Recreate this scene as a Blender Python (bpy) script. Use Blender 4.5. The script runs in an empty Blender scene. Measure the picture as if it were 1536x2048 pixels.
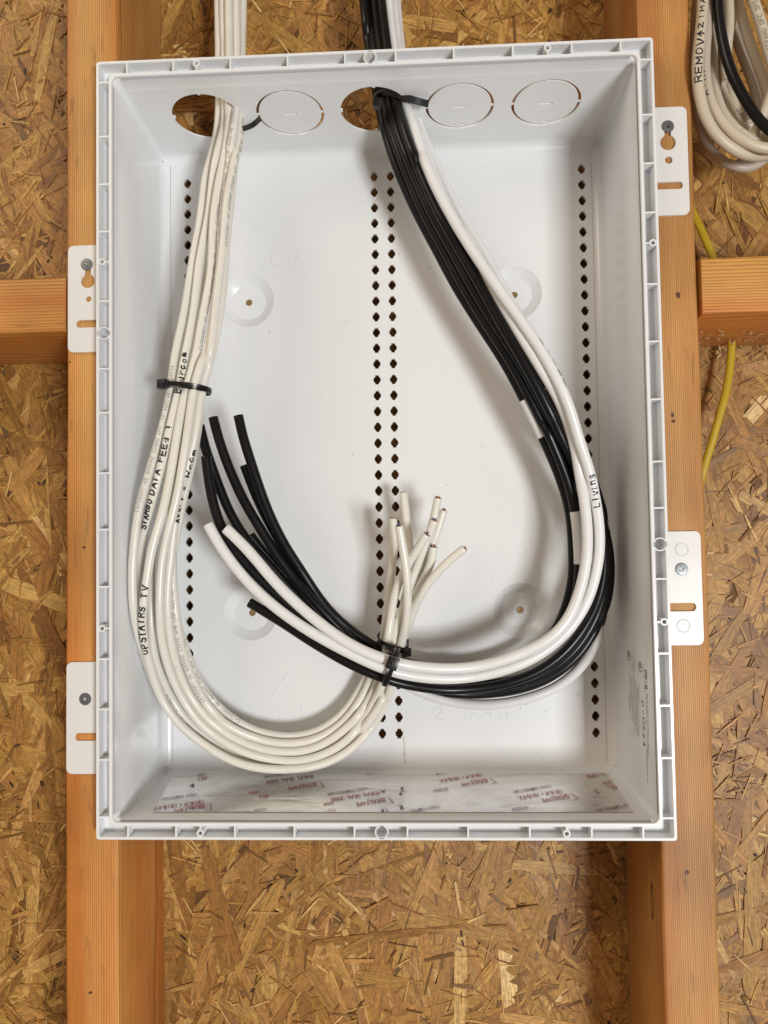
import bpy, bmesh, math, random
import numpy as np
from mathutils import Vector, Matrix
random.seed(7); rng = np.random.RandomState(11)
S = 0.001                      # everything below is in millimetres: X right, Y into the wall, Z up
scene = bpy.context.scene
COL = scene.collection

# ---------------------------------------------------------------- camera
F = 1571.0; CAM = np.array([29.15, -525.92, -72.88]); AX, AZ, AY = 0.0417, 0.0462, 0.0153
def _rot(a, b, c):
    ca, sa, cb, sb, cc, sc = math.cos(a), math.sin(a), math.cos(b), math.sin(b), math.cos(c), math.sin(c)
    Rx = np.array([[1,0,0],[0,ca,-sa],[0,sa,ca]]); Rz = np.array([[cb,-sb,0],[sb,cb,0],[0,0,1]]); Ry = np.array([[cc,0,sc],[0,1,0],[-sc,0,cc]])
    return Rz @ Rx @ Ry
R = _rot(AX, AZ, AY)
cam_d = bpy.data.cameras.new("camera"); cam = bpy.data.objects.new("camera", cam_d); COL.objects.link(cam)
m = Matrix.Identity(4)
for i in range(3):
    m[i][0] = R[i, 0]; m[i][1] = R[i, 2]; m[i][2] = -R[i, 1]; m[i][3] = CAM[i]*S
cam.matrix_world = m
cam_d.sensor_fit = 'HORIZONTAL'; cam_d.sensor_width = 36; cam_d.lens = 36*F/1536
cam_d.clip_start = 0.01; cam_d.clip_end = 50
scene.camera = cam
def at(u, v, Y):
    d = R @ np.array([(u-768)/F, 1, -(v-1024)/F]); return CAM + d*(Y-CAM[1])/d[1]

# ---------------------------------------------------------------- light
world = bpy.data.worlds.new("World"); scene.world = world; world.use_nodes = True
bg = world.node_tree.nodes["Background"]
bg.inputs[0].default_value = (1.0, 0.76, 0.54, 1); bg.inputs[1].default_value = 0.27
def area(name, pos, target, sx, sy, power, color):
    d = bpy.data.lights.new(name, 'AREA'); d.shape = 'RECTANGLE'; d.size = sx*S; d.size_y = sy*S
    d.energy = power; d.color = color
    o = bpy.data.objects.new(name, d); COL.objects.link(o); o.location = Vector(pos)*S
    o.rotation_euler = (Vector(target)-Vector(pos)).to_track_quat('-Z', 'Y').to_euler(); return o
area("window_light", (1010, -2050, -640), (0, 90, 0), 480, 420, 42, (0.965, 0.99, 1.0))
area("room_light", (-1500, -1500, 1300), (0, 60, 0), 1300, 900, 18, (1.0, 0.87, 0.70))
scene.view_settings.view_transform = 'Standard'; scene.view_settings.look = 'None'
scene.view_settings.exposure = 0.0; scene.view_settings.gamma = 1.0
scene.cycles.max_bounces = 8

# ---------------------------------------------------------------- materials
def nt(name):
    mt = bpy.data.materials.new(name); mt.use_nodes = True
    n = mt.node_tree.nodes; b = n["Principled BSDF"]; return mt, n, mt.node_tree.links, b
def simple(name, col, rough=0.5, metal=0.0, spec=0.5, noise=0.0, nscale=60, bump=0.0, bscale=300, coat=0):
    mt, n, l, b = nt(name)
    b.inputs['Base Color'].default_value = (*col, 1); b.inputs['Roughness'].default_value = rough
    b.inputs['Metallic'].default_value = metal; b.inputs['Specular IOR Level'].default_value = spec
    if coat: b.inputs['Coat Weight'].default_value = coat; b.inputs['Coat Roughness'].default_value = .15
    if noise or bump:
        tc = n.new('ShaderNodeTexCoord')
    if noise:
        t = n.new('ShaderNodeTexNoise'); t.inputs['Scale'].default_value = nscale; t.inputs['Detail'].default_value = 5
        l.new(tc.outputs['Object'], t.inputs['Vector'])
        mx = n.new('ShaderNodeMix'); mx.data_type = 'RGBA'
        mx.inputs[6].default_value = (*[c*(1-noise) for c in col], 1); mx.inputs[7].default_value = (*[min(1, c*(1+noise)) for c in col], 1)
        l.new(t.outputs['Fac'], mx.inputs[0]); l.new(mx.outputs[2], b.inputs['Base Color'])
        r = n.new('ShaderNodeMapRange'); r.inputs[3].default_value = max(0, rough-.08); r.inputs[4].default_value = rough+.1
        l.new(t.outputs['Fac'], r.inputs[0]); l.new(r.outputs[0], b.inputs['Roughness'])
    if bump:
        t2 = n.new('ShaderNodeTexNoise'); t2.inputs['Scale'].default_value = bscale; t2.inputs['Detail'].default_value = 3
        l.new(tc.outputs['Object'], t2.inputs['Vector'])
        bp = n.new('ShaderNodeBump'); bp.inputs['Strength'].default_value = bump; bp.inputs['Distance'].default_value = 0.0004
        l.new(t2.outputs['Fac'], bp.inputs['Height']); l.new(bp.outputs[0], b.inputs['Normal'])
    return mt

M_PLASTIC = simple("white_plastic", (0.80, 0.81, 0.82), 0.2, spec=0.5, noise=0.012, nscale=12, bump=0.04, bscale=30)
M_BRACKET = simple("bracket_plastic", (0.74, 0.73, 0.715), 0.30, noise=0.02, nscale=40, bump=0.12, bscale=70)
M_EMBOSS = M_PLASTIC
M_CREAM = simple("cream_jacket", (0.76, 0.735, 0.665), 0.28, noise=0.06, nscale=45, bump=0.35, bscale=110)
M_CREAM2 = simple("coil_jacket", (0.58, 0.50, 0.385), 0.40, noise=0.05, nscale=40, bump=0.25, bscale=120)
M_BLACK = simple("black_jacket", (0.005, 0.005, 0.006), 0.30, spec=0.32, noise=0.2, nscale=60, bump=0.12, bscale=90)
M_WHITE = simple("white_jacket", (0.78, 0.78, 0.775), 0.30, noise=0.03, nscale=50, bump=0.15, bscale=120)
M_YELLOW = simple("yellow_jacket", (0.52, 0.355, 0.018), 0.4, noise=0.05, nscale=50, bump=0.2, bscale=120)
M_TIE = simple("tie_nylon", (0.008, 0.008, 0.009), 0.32, bump=0.1, bscale=200)
M_INK = simple("marker_ink", (0.012, 0.010, 0.014), 0.45)
M_PRINT = simple("machine_print", (0.07, 0.06, 0.045), 0.5)
M_LABEL = simple("label_paper", (0.70, 0.70, 0.70), 0.5)
M_SCREW = simple("phosphate_screw", (0.19, 0.20, 0.21), 0.38, metal=0.6, noise=0.3, nscale=300)
M_BRASS = simple("brass_screw_and_fill", (0.42, 0.25, 0.10), 0.4, metal=0.7, noise=0.3, nscale=400)
M_DARK = simple("dark_recess", (0.012, 0.011, 0.010), 0.6)
M_COPPER = simple("copper_wire", (0.6, 0.3, 0.15), 0.3, metal=1)
M_FOAM = simple("dielectric", (0.55, 0.55, 0.53), 0.5)
M_WIRES = [simple("wire_"+n_, c, 0.4) for n_, c in (("orange", (.55, .2, .03)), ("blue", (.03, .08, .3)), ("green", (.03, .2, .06)), ("brown", (.12, .05, .02)), ("striped", (.6, .58, .5)))]
M_RED = simple("red_print", (0.36, 0.035, 0.06), 0.45)
M_GREYP = simple("brown_print", (0.12, 0.05, 0.045), 0.45)
M_LAB = simple("black_print", (0.05, 0.04, 0.035), 0.55)
M_LABG = simple("fine_print", (0.10, 0.085, 0.07), 0.55)
M_DUST = simple("sawdust", (0.42, 0.26, 0.12), 0.9)
M_RUST = simple("rust_stain", (0.45, 0.24, 0.08), 0.7)
M_KNOT = simple("knot_wood", (0.10, 0.035, 0.015), 0.55, noise=.4, nscale=400)
M_PITCH = simple("dark_sliver", (0.035, 0.015, 0.008), 0.6)

def foil_mat():
    mt, n, l, b = nt("aluminium_foil")
    b.inputs['Base Color'].default_value = (0.78, 0.755, 0.72, 1); b.inputs['Metallic'].default_value = 0.92
    tc = n.new('ShaderNodeTexCoord'); mp = n.new('ShaderNodeMapping'); mp.inputs['Scale'].default_value = (9, 22, 22)
    t = n.new('ShaderNodeTexNoise'); t.inputs['Scale'].default_value = 1.3; t.inputs['Detail'].default_value = 3; t.inputs['Distortion'].default_value = 2.0
    l.new(tc.outputs['Object'], mp.inputs[0]); l.new(mp.outputs[0], t.inputs['Vector'])
    r = n.new('ShaderNodeMapRange'); r.inputs[1].default_value = .35; r.inputs[2].default_value = .65; r.inputs[3].default_value = .22; r.inputs[4].default_value = .4
    l.new(t.outputs['Fac'], r.inputs[0]); l.new(r.outputs[0], b.inputs['Roughness'])
    bp = n.new('ShaderNodeBump'); bp.inputs['Strength'].default_value = 0.7; bp.inputs['Distance'].default_value = 0.002
    l.new(t.outputs['Fac'], bp.inputs['Height']); l.new(bp.outputs[0], b.inputs['Normal'])
    return mt
M_FOIL = foil_mat()

def wood_mat(name, c_lo, c_hi, c_side, axis='Z', rings=330, seed=0.0, edge=None):
    """planed lumber: fine parallel grain lines along one axis"""
    mt, n, l, b = nt(name)
    tc = n.new('ShaderNodeTexCoord'); mp = n.new('ShaderNodeMapping')
    sc = {'Z': (1, 1, 0.035), 'X': (0.035, 1, 1)}[axis]
    mp.inputs['Scale'].default_value = sc; mp.inputs['Location'].default_value = (seed, seed*.7, seed*1.3)
    l.new(tc.outputs['Object'], mp.inputs[0])
    w = n.new('ShaderNodeTexNoise'); w.inputs['Scale'].default_value = 14; w.inputs['Detail'].default_value = 2
    l.new(mp.outputs[0], w.inputs['Vector'])
    # growth-ring bands: distorted distance from a pith line
    sep = n.new('ShaderNodeSeparateXYZ'); l.new(mp.outputs[0], sep.inputs[0])
    a = 'X' if axis == 'Z' else 'Z'
    ad = n.new('ShaderNodeMath'); ad.operation = 'MULTIPLY_ADD'; ad.inputs[1].default_value = 0.020
    l.new(w.outputs['Fac'], ad.inputs[0]); l.new(sep.outputs[a], ad.inputs[2])
    ad2 = n.new('ShaderNodeMath'); ad2.operation = 'MULTIPLY_ADD'; ad2.inputs[1].default_value = 0.35; l.new(sep.outputs['Y'], ad2.inputs[0]); l.new(ad.outputs[0], ad2.inputs[2])
    fr = n.new('ShaderNodeMath'); fr.operation = 'MULTIPLY'; fr.inputs[1].default_value = rings; l.new(ad2.outputs[0], fr.inputs[0])
    si = n.new('ShaderNodeMath'); si.operation = 'FRACT'; l.new(fr.outputs[0], si.inputs[0])
    rmp = n.new('ShaderNodeValToRGB'); e = rmp.color_ramp.elements
    e[0].position = 0.0; e[0].color = (1, 1, 1, 1); e[1].position = .55; e[1].color = (.72, .72, .72, 1)
    x = e.new(.88); x.color = (.0, .0, .0, 1); x = e.new(1.0); x.color = (.9, .9, .9, 1)
    l.new(si.outputs[0], rmp.inputs[0])
    # broad colour drift
    d = n.new('ShaderNodeTexNoise'); d.inputs['Scale'].default_value = 22; d.inputs['Detail'].default_value = 4; l.new(mp.outputs[0], d.inputs['Vector'])
    drr = n.new('ShaderNodeMapRange'); drr.inputs[1].default_value = .40; drr.inputs[2].default_value = .60; l.new(d.outputs['Fac'], drr.inputs[0])
    base = n.new('ShaderNodeMix'); base.data_type = 'RGBA'; base.inputs[6].default_value = (*c_hi, 1); base.inputs[7].default_value = (*c_side, 1)
    l.new(drr.outputs[0], base.inputs[0])
    fine = n.new('ShaderNodeTexNoise'); fine.inputs['Scale'].default_value = 900; fine.inputs['Detail'].default_value = 2; l.new(mp.outputs[0], fine.inputs['Vector'])
    fm = n.new('ShaderNodeMapRange'); fm.inputs[3].default_value = .78; fm.inputs[4].default_value = 1.18; l.new(fine.outputs['Fac'], fm.inputs[0])
    mx = n.new('ShaderNodeMix'); mx.data_type = 'RGBA'; mx.inputs[6].default_value = (*c_lo, 1)
    l.new(base.outputs[2], mx.inputs[7])
    mxf = n.new('ShaderNodeMapRange'); mxf.inputs[3].default_value = .2; mxf.inputs[4].default_value = 1.0; l.new(rmp.outputs[0], mxf.inputs[0])
    l.new(mxf.outputs[0], mx.inputs[0])
    mul = n.new('ShaderNodeVectorMath'); mul.operation = 'SCALE'; l.new(mx.outputs[2], mul.inputs[0]); l.new(fm.outputs[0], mul.inputs['Scale'])
    fk = n.new('ShaderNodeTexNoise'); fk.inputs['Scale'].default_value = 260; fk.inputs['Detail'].default_value = 5; fk.inputs['Roughness'].default_value = .6
    mpf = n.new('ShaderNodeMapping'); mpf.inputs['Scale'].default_value = tuple(.12 if q < .5 else 1 for q in sc); l.new(tc.outputs['Object'], mpf.inputs[0]); l.new(mpf.outputs[0], fk.inputs['Vector'])
    fkm = n.new('ShaderNodeMapRange'); fkm.inputs[1].default_value = .25; fkm.inputs[2].default_value = .40; fkm.inputs[3].default_value = .55; fkm.inputs[4].default_value = 1.0; l.new(fk.outputs['Fac'], fkm.inputs[0])
    big = n.new('ShaderNodeTexNoise'); big.inputs['Scale'].default_value = 9; big.inputs['Detail'].default_value = 3; l.new(tc.outputs['Object'], big.inputs['Vector'])
    bgm = n.new('ShaderNodeMapRange'); bgm.inputs[1].default_value = .3; bgm.inputs[2].default_value = .7; bgm.inputs[3].default_value = .74; bgm.inputs[4].default_value = 1.15; l.new(big.outputs['Fac'], bgm.inputs[0])
    mu2 = n.new('ShaderNodeMath'); mu2.operation = 'MULTIPLY'; l.new(fkm.outputs[0], mu2.inputs[0]); l.new(bgm.outputs[0], mu2.inputs[1])
    mul2 = n.new('ShaderNodeVectorMath'); mul2.operation = 'SCALE'; l.new(mul.outputs[0], mul2.inputs[0]); l.new(mu2.outputs[0], mul2.inputs['Scale'])
    l.new(mul2.outputs[0], b.inputs['Base Color']); b.inputs['Roughness'].default_value = .55
    bp = n.new('ShaderNodeBump'); bp.inputs['Strength'].default_value = .35; bp.inputs['Distance'].default_value = .0003
    l.new(rmp.outputs[0], bp.inputs['Height']); l.new(bp.outputs[0], b.inputs['Normal'])
    return mt
M_STUD_L = wood_mat("fir_orange", (0.29, 0.088, 0.011), (0.72, 0.40, 0.12), (0.62, 0.215, 0.038), rings=740, seed=.31)
M_STUD_R = wood_mat("fir_pinkish", (0.27, 0.10, 0.020), (0.60, 0.33, 0.10), (0.50, 0.20, 0.055), rings=690, seed=1.7)
M_BLOCK = wood_mat("fir_block", (0.30, 0.10, 0.016), (0.68, 0.35, 0.085), (0.60, 0.22, 0.042), axis='X', rings=420, seed=.9)

def osb_mat():
    mt, n, l, b = nt("strand_wood")
    at_ = n.new('ShaderNodeAttribute'); at_.attribute_name = "tone"
    uv = n.new('ShaderNodeUVMap'); uv.uv_map = "UVMap"
    mp = n.new('ShaderNodeMapping'); mp.inputs['Scale'].default_value = (0.05, 1.0, 1); l.new(uv.outputs[0], mp.inputs[0])
    g = n.new('ShaderNodeTexNoise'); g.inputs['Scale'].default_value = .95; g.inputs['Detail'].default_value = 8; g.inputs['Roughness'].default_value = .75; g.inputs['Distortion'].default_value = .35
    l.new(mp.outputs[0], g.inputs['Vector'])
    ramp = n.new('ShaderNodeValToRGB'); e = ramp.color_ramp.elements
    stops = [(0.0, (.05, .018, .004)), (.14, (.15, .060, .011)), (.38, (.30, .138, .027)), (.62, (.44, .225, .050)), (.85, (.58, .340, .100)), (1.0, (.78, .54, .23))]
    e[0].position, e[0].color = 0, (*stops[0][1], 1); e[1].position, e[1].color = 1, (*stops[-1][1], 1)
    for p, c in stops[1:-1]: x = e.new(p); x.color = (*c, 1)
    sep = n.new('ShaderNodeSeparateColor'); l.new(at_.outputs['Color'], sep.inputs[0])
    l.new(sep.outputs[0], ramp.inputs[0])
    gm = n.new('ShaderNodeMapRange'); gm.inputs[1].default_value = .3; gm.inputs[2].default_value = .7; gm.inputs[3].default_value = .30; gm.inputs[4].default_value = 1.55
    l.new(g.outputs['Fac'], gm.inputs[0])
    g2 = n.new('ShaderNodeTexNoise'); g2.inputs['Scale'].default_value = .25; g2.inputs['Detail'].default_value = 8; l.new(uv.outputs[0], g2.inputs['Vector'])
    g2m = n.new('ShaderNodeMapRange'); g2m.inputs[1].default_value = .3; g2m.inputs[2].default_value = .7; g2m.inputs[3].default_value = .78; g2m.inputs[4].default_value = 1.22; l.new(g2.outputs['Fac'], g2m.inputs[0])
    mm = n.new('ShaderNodeMath'); mm.operation = 'MULTIPLY'; l.new(gm.outputs[0], mm.inputs[0]); l.new(g2m.outputs[0], mm.inputs[1])
    sc = n.new('ShaderNodeVectorMath'); sc.operation = 'SCALE'; l.new(ramp.outputs[0], sc.inputs[0]); l.new(mm.outputs[0], sc.inputs['Scale'])
    g3 = n.new('ShaderNodeTexNoise'); g3.inputs['Scale'].default_value = .55; g3.inputs['Detail'].default_value = 7; g3.inputs['Roughness'].default_value = .7; g3.inputs['Distortion'].default_value = 1.2
    mp3 = n.new('ShaderNodeMapping'); mp3.inputs['Scale'].default_value = (.22, 1.5, 1); l.new(uv.outputs[0], mp3.inputs[0]); l.new(mp3.outputs[0], g3.inputs['Vector'])
    g3m = n.new('ShaderNodeMapRange'); g3m.inputs[1].default_value = .32; g3m.inputs[2].default_value = .43; g3m.inputs[3].default_value = .42; g3m.inputs[4].default_value = 1.0; l.new(g3.outputs['Fac'], g3m.inputs[0])
    sc3 = n.new('ShaderNodeVectorMath'); sc3.operation = 'SCALE'; l.new(sc.outputs[0], sc3.inputs[0]); l.new(g3m.outputs[0], sc3.inputs['Scale']); sc = sc3
    hs = n.new('ShaderNodeHueSaturation'); hs.inputs['Saturation'].default_value = 1.0; hm = n.new('ShaderNodeMapRange'); hm.inputs[3].default_value = .493; hm.inputs[4].default_value = .506
    l.new(sep.outputs[1], hm.inputs[0]); l.new(hm.outputs[0], hs.inputs['Hue']); l.new(sc.outputs[0], hs.inputs['Color'])
    l.new(hs.outputs[0], b.inputs['Base Color']); b.inputs['Roughness'].default_value = .5
    bp = n.new('ShaderNodeBump'); bp.inputs['Strength'].default_value = .5; bp.inputs['Distance'].default_value = .0004
    l.new(g.outputs['Fac'], bp.inputs['Height']); l.new(bp.outputs[0], b.inputs['Normal'])
    return mt
M_OSB = osb_mat()

# ---------------------------------------------------------------- object helpers
def tag(o, label=None, cat=None, group=None, kind=None):
    if label: o['label'] = label
    if cat: o['category'] = cat
    if group: o['group'] = group
    if kind: o['kind'] = kind
    return o
def empty(name, loc=(0, 0, 0)):
    o = bpy.data.objects.new(name, None); COL.objects.link(o); o.location = Vector(loc)*S; o.empty_display_size = .01
    return o
def link(name, me, mat, parent=None, smooth=None):
    if mat is not None and not me.materials: me.materials.append(mat)
    if smooth is not None:
        me.shade_smooth(); me.set_sharp_from_angle(angle=math.radians(smooth))
    o = bpy.data.objects.new(name, me); COL.objects.link(o)
    if parent is not None:
        o.parent = parent; bpy.context.view_layer.update() if False else None
        o.matrix_parent_inverse = Matrix.Translation(-parent.location) if parent.type == 'EMPTY' else Matrix.Identity(4)
    return o
def mesh(name, verts, faces, mat, parent=None, smooth=None, scale=True):
    me = bpy.data.meshes.new(name)
    me.from_pydata([(v[0]*S, v[1]*S, v[2]*S) for v in verts] if scale else verts, [], faces); me.update()
    return link(name, me, mat, parent, smooth)
class MB:
    def __init__(s): s.v = []; s.f = []
    def add(s, vs, fs):
        k = len(s.v); s.v += [tuple(map(float, v)) for v in vs]; s.f += [tuple(i+k for i in f) for f in fs]
    def box(s, a, b):
        (x0, y0, z0), (x1, y1, z1) = a, b
        s.add([(x0,y0,z0),(x1,y0,z0),(x1,y1,z0),(x0,y1,z0),(x0,y0,z1),(x1,y0,z1),(x1,y1,z1),(x0,y1,z1)],
              [(0,3,2,1),(4,5,6,7),(0,1,5,4),(1,2,6,5),(2,3,7,6),(3,0,4,7)])
    def obox(s, c, ax, ay, az, h):
        c, ax, ay, az = map(lambda q: np.array(q, float), (c, ax, ay, az)); vs = []
        for k in (-1, 1):
            for i, j in ((-1,-1),(1,-1),(1,1),(-1,1)): vs.append(c+ax*i*h[0]+ay*j*h[1]+az*k*h[2])
        s.add(vs, [(0,3,2,1),(4,5,6,7),(0,1,5,4),(1,2,6,5),(2,3,7,6),(3,0,4,7)])
    def build(s, name, mat, parent=None, smooth=None, bevel=0):
        if bevel:
            bm = bmesh.new(); vs = [bm.verts.new((v[0]*S, v[1]*S, v[2]*S)) for v in s.v]
            for f in s.f: bm.faces.new([vs[i] for i in f])
            bmesh.ops.bevel(bm, geom=bm.edges[:], offset=bevel*S, segments=2, profile=.5, affect='EDGES', clamp_overlap=True)
            me = bpy.data.meshes.new(name); bm.to_mesh(me); bm.free()
            return link(name, me, mat, parent, smooth if smooth is not None else 40)
        return mesh(name, s.v, s.f, mat, parent, smooth)
def circle(cx, cy, r, n=32, a0=0): return [(cx+r*math.cos(a0+2*math.pi*i/n), cy+r*math.sin(a0+2*math.pi*i/n)) for i in range(n)]
def rrect(x0, y0, x1, y1, r, n=5):
    p = []
    for cx, cy, a in ((x1-r, y0+r, -90), (x1-r, y1-r, 0), (x0+r, y1-r, 90), (x0+r, y0+r, 180)):
        for i in range(n+1):
            t = math.radians(a+90*i/n); p.append((cx+r*math.cos(t), cy+r*math.sin(t)))
    return p
def plate(name, loops, thick, fn, mat, parent=None, smooth=30):
    """flat sheet with holes (first loop is the outline); fn maps (x, y, t) to a place in the scene"""
    cu = bpy.data.curves.new(name, 'CURVE'); cu.dimensions = '2D'; cu.fill_mode = 'BOTH'; cu.extrude = thick/2*0.01
    for lp in loops:
        sp = cu.splines.new('POLY'); sp.points.add(len(lp)-1); sp.use_cyclic_u = True
        for i, (x, y) in enumerate(lp): sp.points[i].co = (x*.01, y*.01, 0, 1)
    tmp = bpy.data.objects.new("tmp", cu); COL.objects.link(tmp)
    dg = bpy.context.evaluated_depsgraph_get(); me = bpy.data.meshes.new_from_object(tmp.evaluated_get(dg))
    bpy.data.objects.remove(tmp); bpy.data.curves.remove(cu); me.materials.clear(); me.name = name
    for v in me.vertices:
        p = fn(v.co.x*100, v.co.y*100, v.co.z*100+thick/2); v.co = (p[0]*S, p[1]*S, p[2]*S)
    bm = bmesh.new(); bm.from_mesh(me); bmesh.ops.remove_doubles(bm, verts=bm.verts, dist=1e-6); bmesh.ops.recalc_face_normals(bm, faces=bm.faces)
    bm.to_mesh(me); bm.free(); me.update()
    return link(name, me, mat, parent, smooth)
def loft(rings, closed_ring=True, cap0=False, cap1=False):
    n = len(rings[0]); v = [p for r in rings for p in r]; f = []
    for i in range(len(rings)-1):
        for j in range(n if closed_ring else n-1):
            k = (j+1) % n; f.append((i*n+j, i*n+k, (i+1)*n+k, (i+1)*n+j))
    if cap0: f.append(tuple(range(n))[::-1])
    if cap1: f.append(tuple((len(rings)-1)*n+j for j in range(n)))
    return v, f

# ---------------------------------------------------------------- sheathing wall and its strands
YW = 112.0
wall = mesh("wall", [(-620,YW,-700),(620,YW,-700),(620,YW,700),(-620,YW,700),(-620,YW+11,-700),(620,YW+11,-700),(620,YW+11,700),(-620,YW+11,700)],
            [(0,1,2,3),(4,7,6,5),(0,4,5,1),(1,5,6,2),(2,6,7,3),(3,7,4,0)], simple("resin_bound_fines", (0.16, 0.085, 0.03), .8, noise=.4, nscale=500))
tag(wall, "wall sheathing of pressed golden brown wood strands behind the studs", None, None, "structure")
def flake(x, z, L, W, ang, y, tone, hue, jag=1.0):
    """one irregular wood strand: outline, thickness and slight tilt; returns verts, faces, uvs"""
    n = max(3, int(L/14)); pts = []
    def endx(s): return s*L/2
    skew = random.uniform(-.5, .5)*W
    top = [(-L/2+L*i/n + (skew if i in (0, n) else 0), W/2*(1+random.uniform(-.12, .12)*jag) if 0 < i < n else W/2*random.uniform(.55, 1)) for i in range(n+1)]
    bot = [(L/2-L*i/n - (skew if i in (0, n) else 0)*.6, -W/2*(1+random.uniform(-.12, .12)*jag) if 0 < i < n else -W/2*random.uniform(.55, 1)) for i in range(n+1)]
    end1 = [(L/2+random.uniform(-.05, .07)*L*.6, random.uniform(-.2, .2)*W)]
    end0 = [(-L/2-random.uniform(-.05, .07)*L*.6, random.uniform(-.2, .2)*W)]
    pts = top+end1+bot+end0
    ca, sa = math.cos(ang), math.sin(ang); tl = random.uniform(-.95, .95)/max(W, 6); tl2 = random.uniform(-.6, .6)/L
    vs = []; uv = []; ou, ov = random.uniform(0, 4000), random.uniform(0, 4000)
    for (a, b) in pts: vs.append((x+a*ca-b*sa, y+b*tl+a*tl2, z+a*sa+b*ca)); uv.append((a+ou, b+ov))
    m_ = len(pts)
    for (a, b) in pts: vs.append((x+a*ca-b*sa, y+b*tl+a*tl2+.8, z+a*sa+b*ca)); uv.append((a+ou, b+ov))
    fs = [tuple(range(m_))]+[(i, i+m_, (i+1) % m_+m_, (i+1) % m_) for i in range(m_)]
    return vs, fs, uv, tone, hue
def flakes_mesh(name, fl, parent, kind=None):
    V = []; Fc = []; UV = []; T = []
    for vs, fs, uv, tone, hue in fl:
        k = len(V); V += [(a*S, b*S, c*S) for a, b, c in vs]
        for f in fs:
            Fc.append(tuple(i+k for i in f)); UV += [uv[i] for i in f]
        T += [(tone, hue, 0, 1)]*len(vs)
    me = bpy.data.meshes.new(name); me.from_pydata(V, [], Fc); me.update()
    ul = me.uv_layers.new(name="UVMap"); ul.data.foreach_set("uv", np.array(UV, dtype=np.float32).ravel())
    ca = me.color_attributes.new("tone", 'FLOAT_COLOR', 'POINT'); ca.data.foreach_set("color", np.array(T, dtype=np.float32).ravel())
    o = link(name, me, M_OSB, parent)
    if kind: o['kind'] = kind
    return o
def rtone(): return min(1, max(.06, random.gauss(.54, .15)))
def rang():
    return random.gauss(math.pi/2, .55) if random.random() < .5 else random.uniform(0, math.pi)
fl = []
for i in range(9000):
    x, z = random.uniform(-420, 440), random.uniform(-560, 540)
    L = random.uniform(24, 110); W = random.uniform(2.5, 14) if random.random() < .7 else random.uniform(1.5, 5)
    fl.append(flake(x, z, L, W, rang(), YW-.25-i*.00013, rtone(), random.random()))
def vis(x, z): return not (-160 < x < 165 and -262 < z < 262) and not (-222 < x < -180) and not (182 < x < 223)
k = 0; tops = []
while k < 295:
    x, z = random.uniform(-330, 360), random.uniform(-500, 430)
    if not vis(x, z): continue
    L = random.uniform(40, 120); W = random.uniform(4, 13)
    tops.append(flake(x, z, L, W, rang(), YW-1.5-k*.0014, rtone(), random.random())); k += 1
flakes_mesh("strand_layer", fl, wall, "stuff")
for t in tops: flakes_mesh("strand", [t], wall)
thin = []
for i in range(4600):                                   # splinters and fines lying over the big strands
    x, z = random.uniform(-420, 440), random.uniform(-560, 540)
    if not vis(x, z): continue
    L = random.uniform(4, 26); W = random.uniform(.35, 1.8)*(1 if i % 6 else 1.8); d = random.random()
    thin.append(flake(x, z, L, W, random.uniform(0, math.pi), YW-2.1-random.uniform(0, .4), (random.uniform(0.15, .4) if d < .3 else random.uniform(.35, .95)), random.random()))
flakes_mesh("splinter", thin, wall, "stuff")
kn = MB()
for i in range(120):                                    # bits of dark bark pressed into the board
    x, z = random.uniform(-420, 440), random.uniform(-560, 540)
    if not vis(x, z): continue
    a = random.uniform(0, math.pi); L = random.uniform(.8, 3.6); W = random.uniform(.4, 1.2)
    nn = 7; ps = [(x+(L*math.cos(t)*math.cos(a)-W*math.sin(t)*math.sin(a))*random.uniform(.7, 1.1), YW-2.75, z+(L*math.cos(t)*math.sin(a)+W*math.sin(t)*math.cos(a))*random.uniform(.7, 1.1) if False else z+L*math.cos(t)*math.sin(a)+W*math.sin(t)*math.cos(a)) for t in [2*math.pi*j/nn for j in range(nn)]]
    kn.add(ps+[(p[0], p[1]+1.2, p[2]) for p in ps], [tuple(range(nn))]+[(j, j+nn, (j+1) % nn+nn, (j+1) % nn) for j in range(nn)])
o = kn.build("bark_fleck", M_PITCH, wall); o['kind'] = 'stuff'

# ---------------------------------------------------------------- studs and blocking
YS = 13.0
def beam(name, x0, x1, z0, z1, y1, mat, r=2.6, along='Z'):
    """a planed timber with eased edges"""
    if along == 'Z':
        prof = rrect(x0, YS, x1, y1, r, 4); nz = 60; rings = []
        for k in range(nz+1):
            z = z0+(z1-z0)*k/nz; dx = .35*math.sin(z*.013+x0)+.2*math.sin(z*.041); rings.append([(x+dx, y, z) for x, y in prof])
    else:
        prof = rrect(YS, z0, y1, z1, r, 4); nz = 30; rings = []
        for k in range(nz+1):
            x = x0+(x1-x0)*k/nz; dz = .3*math.sin(x*.03+z0); rings.append([(x, y, z+dz) for y, z in prof])
    v, f = loft(rings, True, True, True); return mesh(name, v, f, mat, None, 50)
YB = YW-2.9
stud1 = beam("wall_stud", -219.0, -181.5, -690, 690, YB, M_STUD_L)
tag(stud1, "orange-toned upright wall stud under the left edge of the white enclosure", "stud", "wall studs either side of the enclosure")
stud2 = beam("wall_stud", 185.2, 221.2, -690, 690, YB, M_STUD_R)
tag(stud2, "pinkish tan upright wall stud with knots under the right edge of the white enclosure", "stud", "wall studs either side of the enclosure")
zl0, zl1 = at(0, 665, YS)[2], at(0, 557, YS)[2]
b1 = beam("blocking_board", -560, -219.4, zl0, zl1, YB, M_BLOCK, 2.2, 'X')
tag(b1, "horizontal orange blocking board butted against the left stud", "board", "horizontal blocking boards between studs")
zr0, zr1 = at(1403, 628, YS)[2], at(1403, 515, YS)[2]
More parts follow.
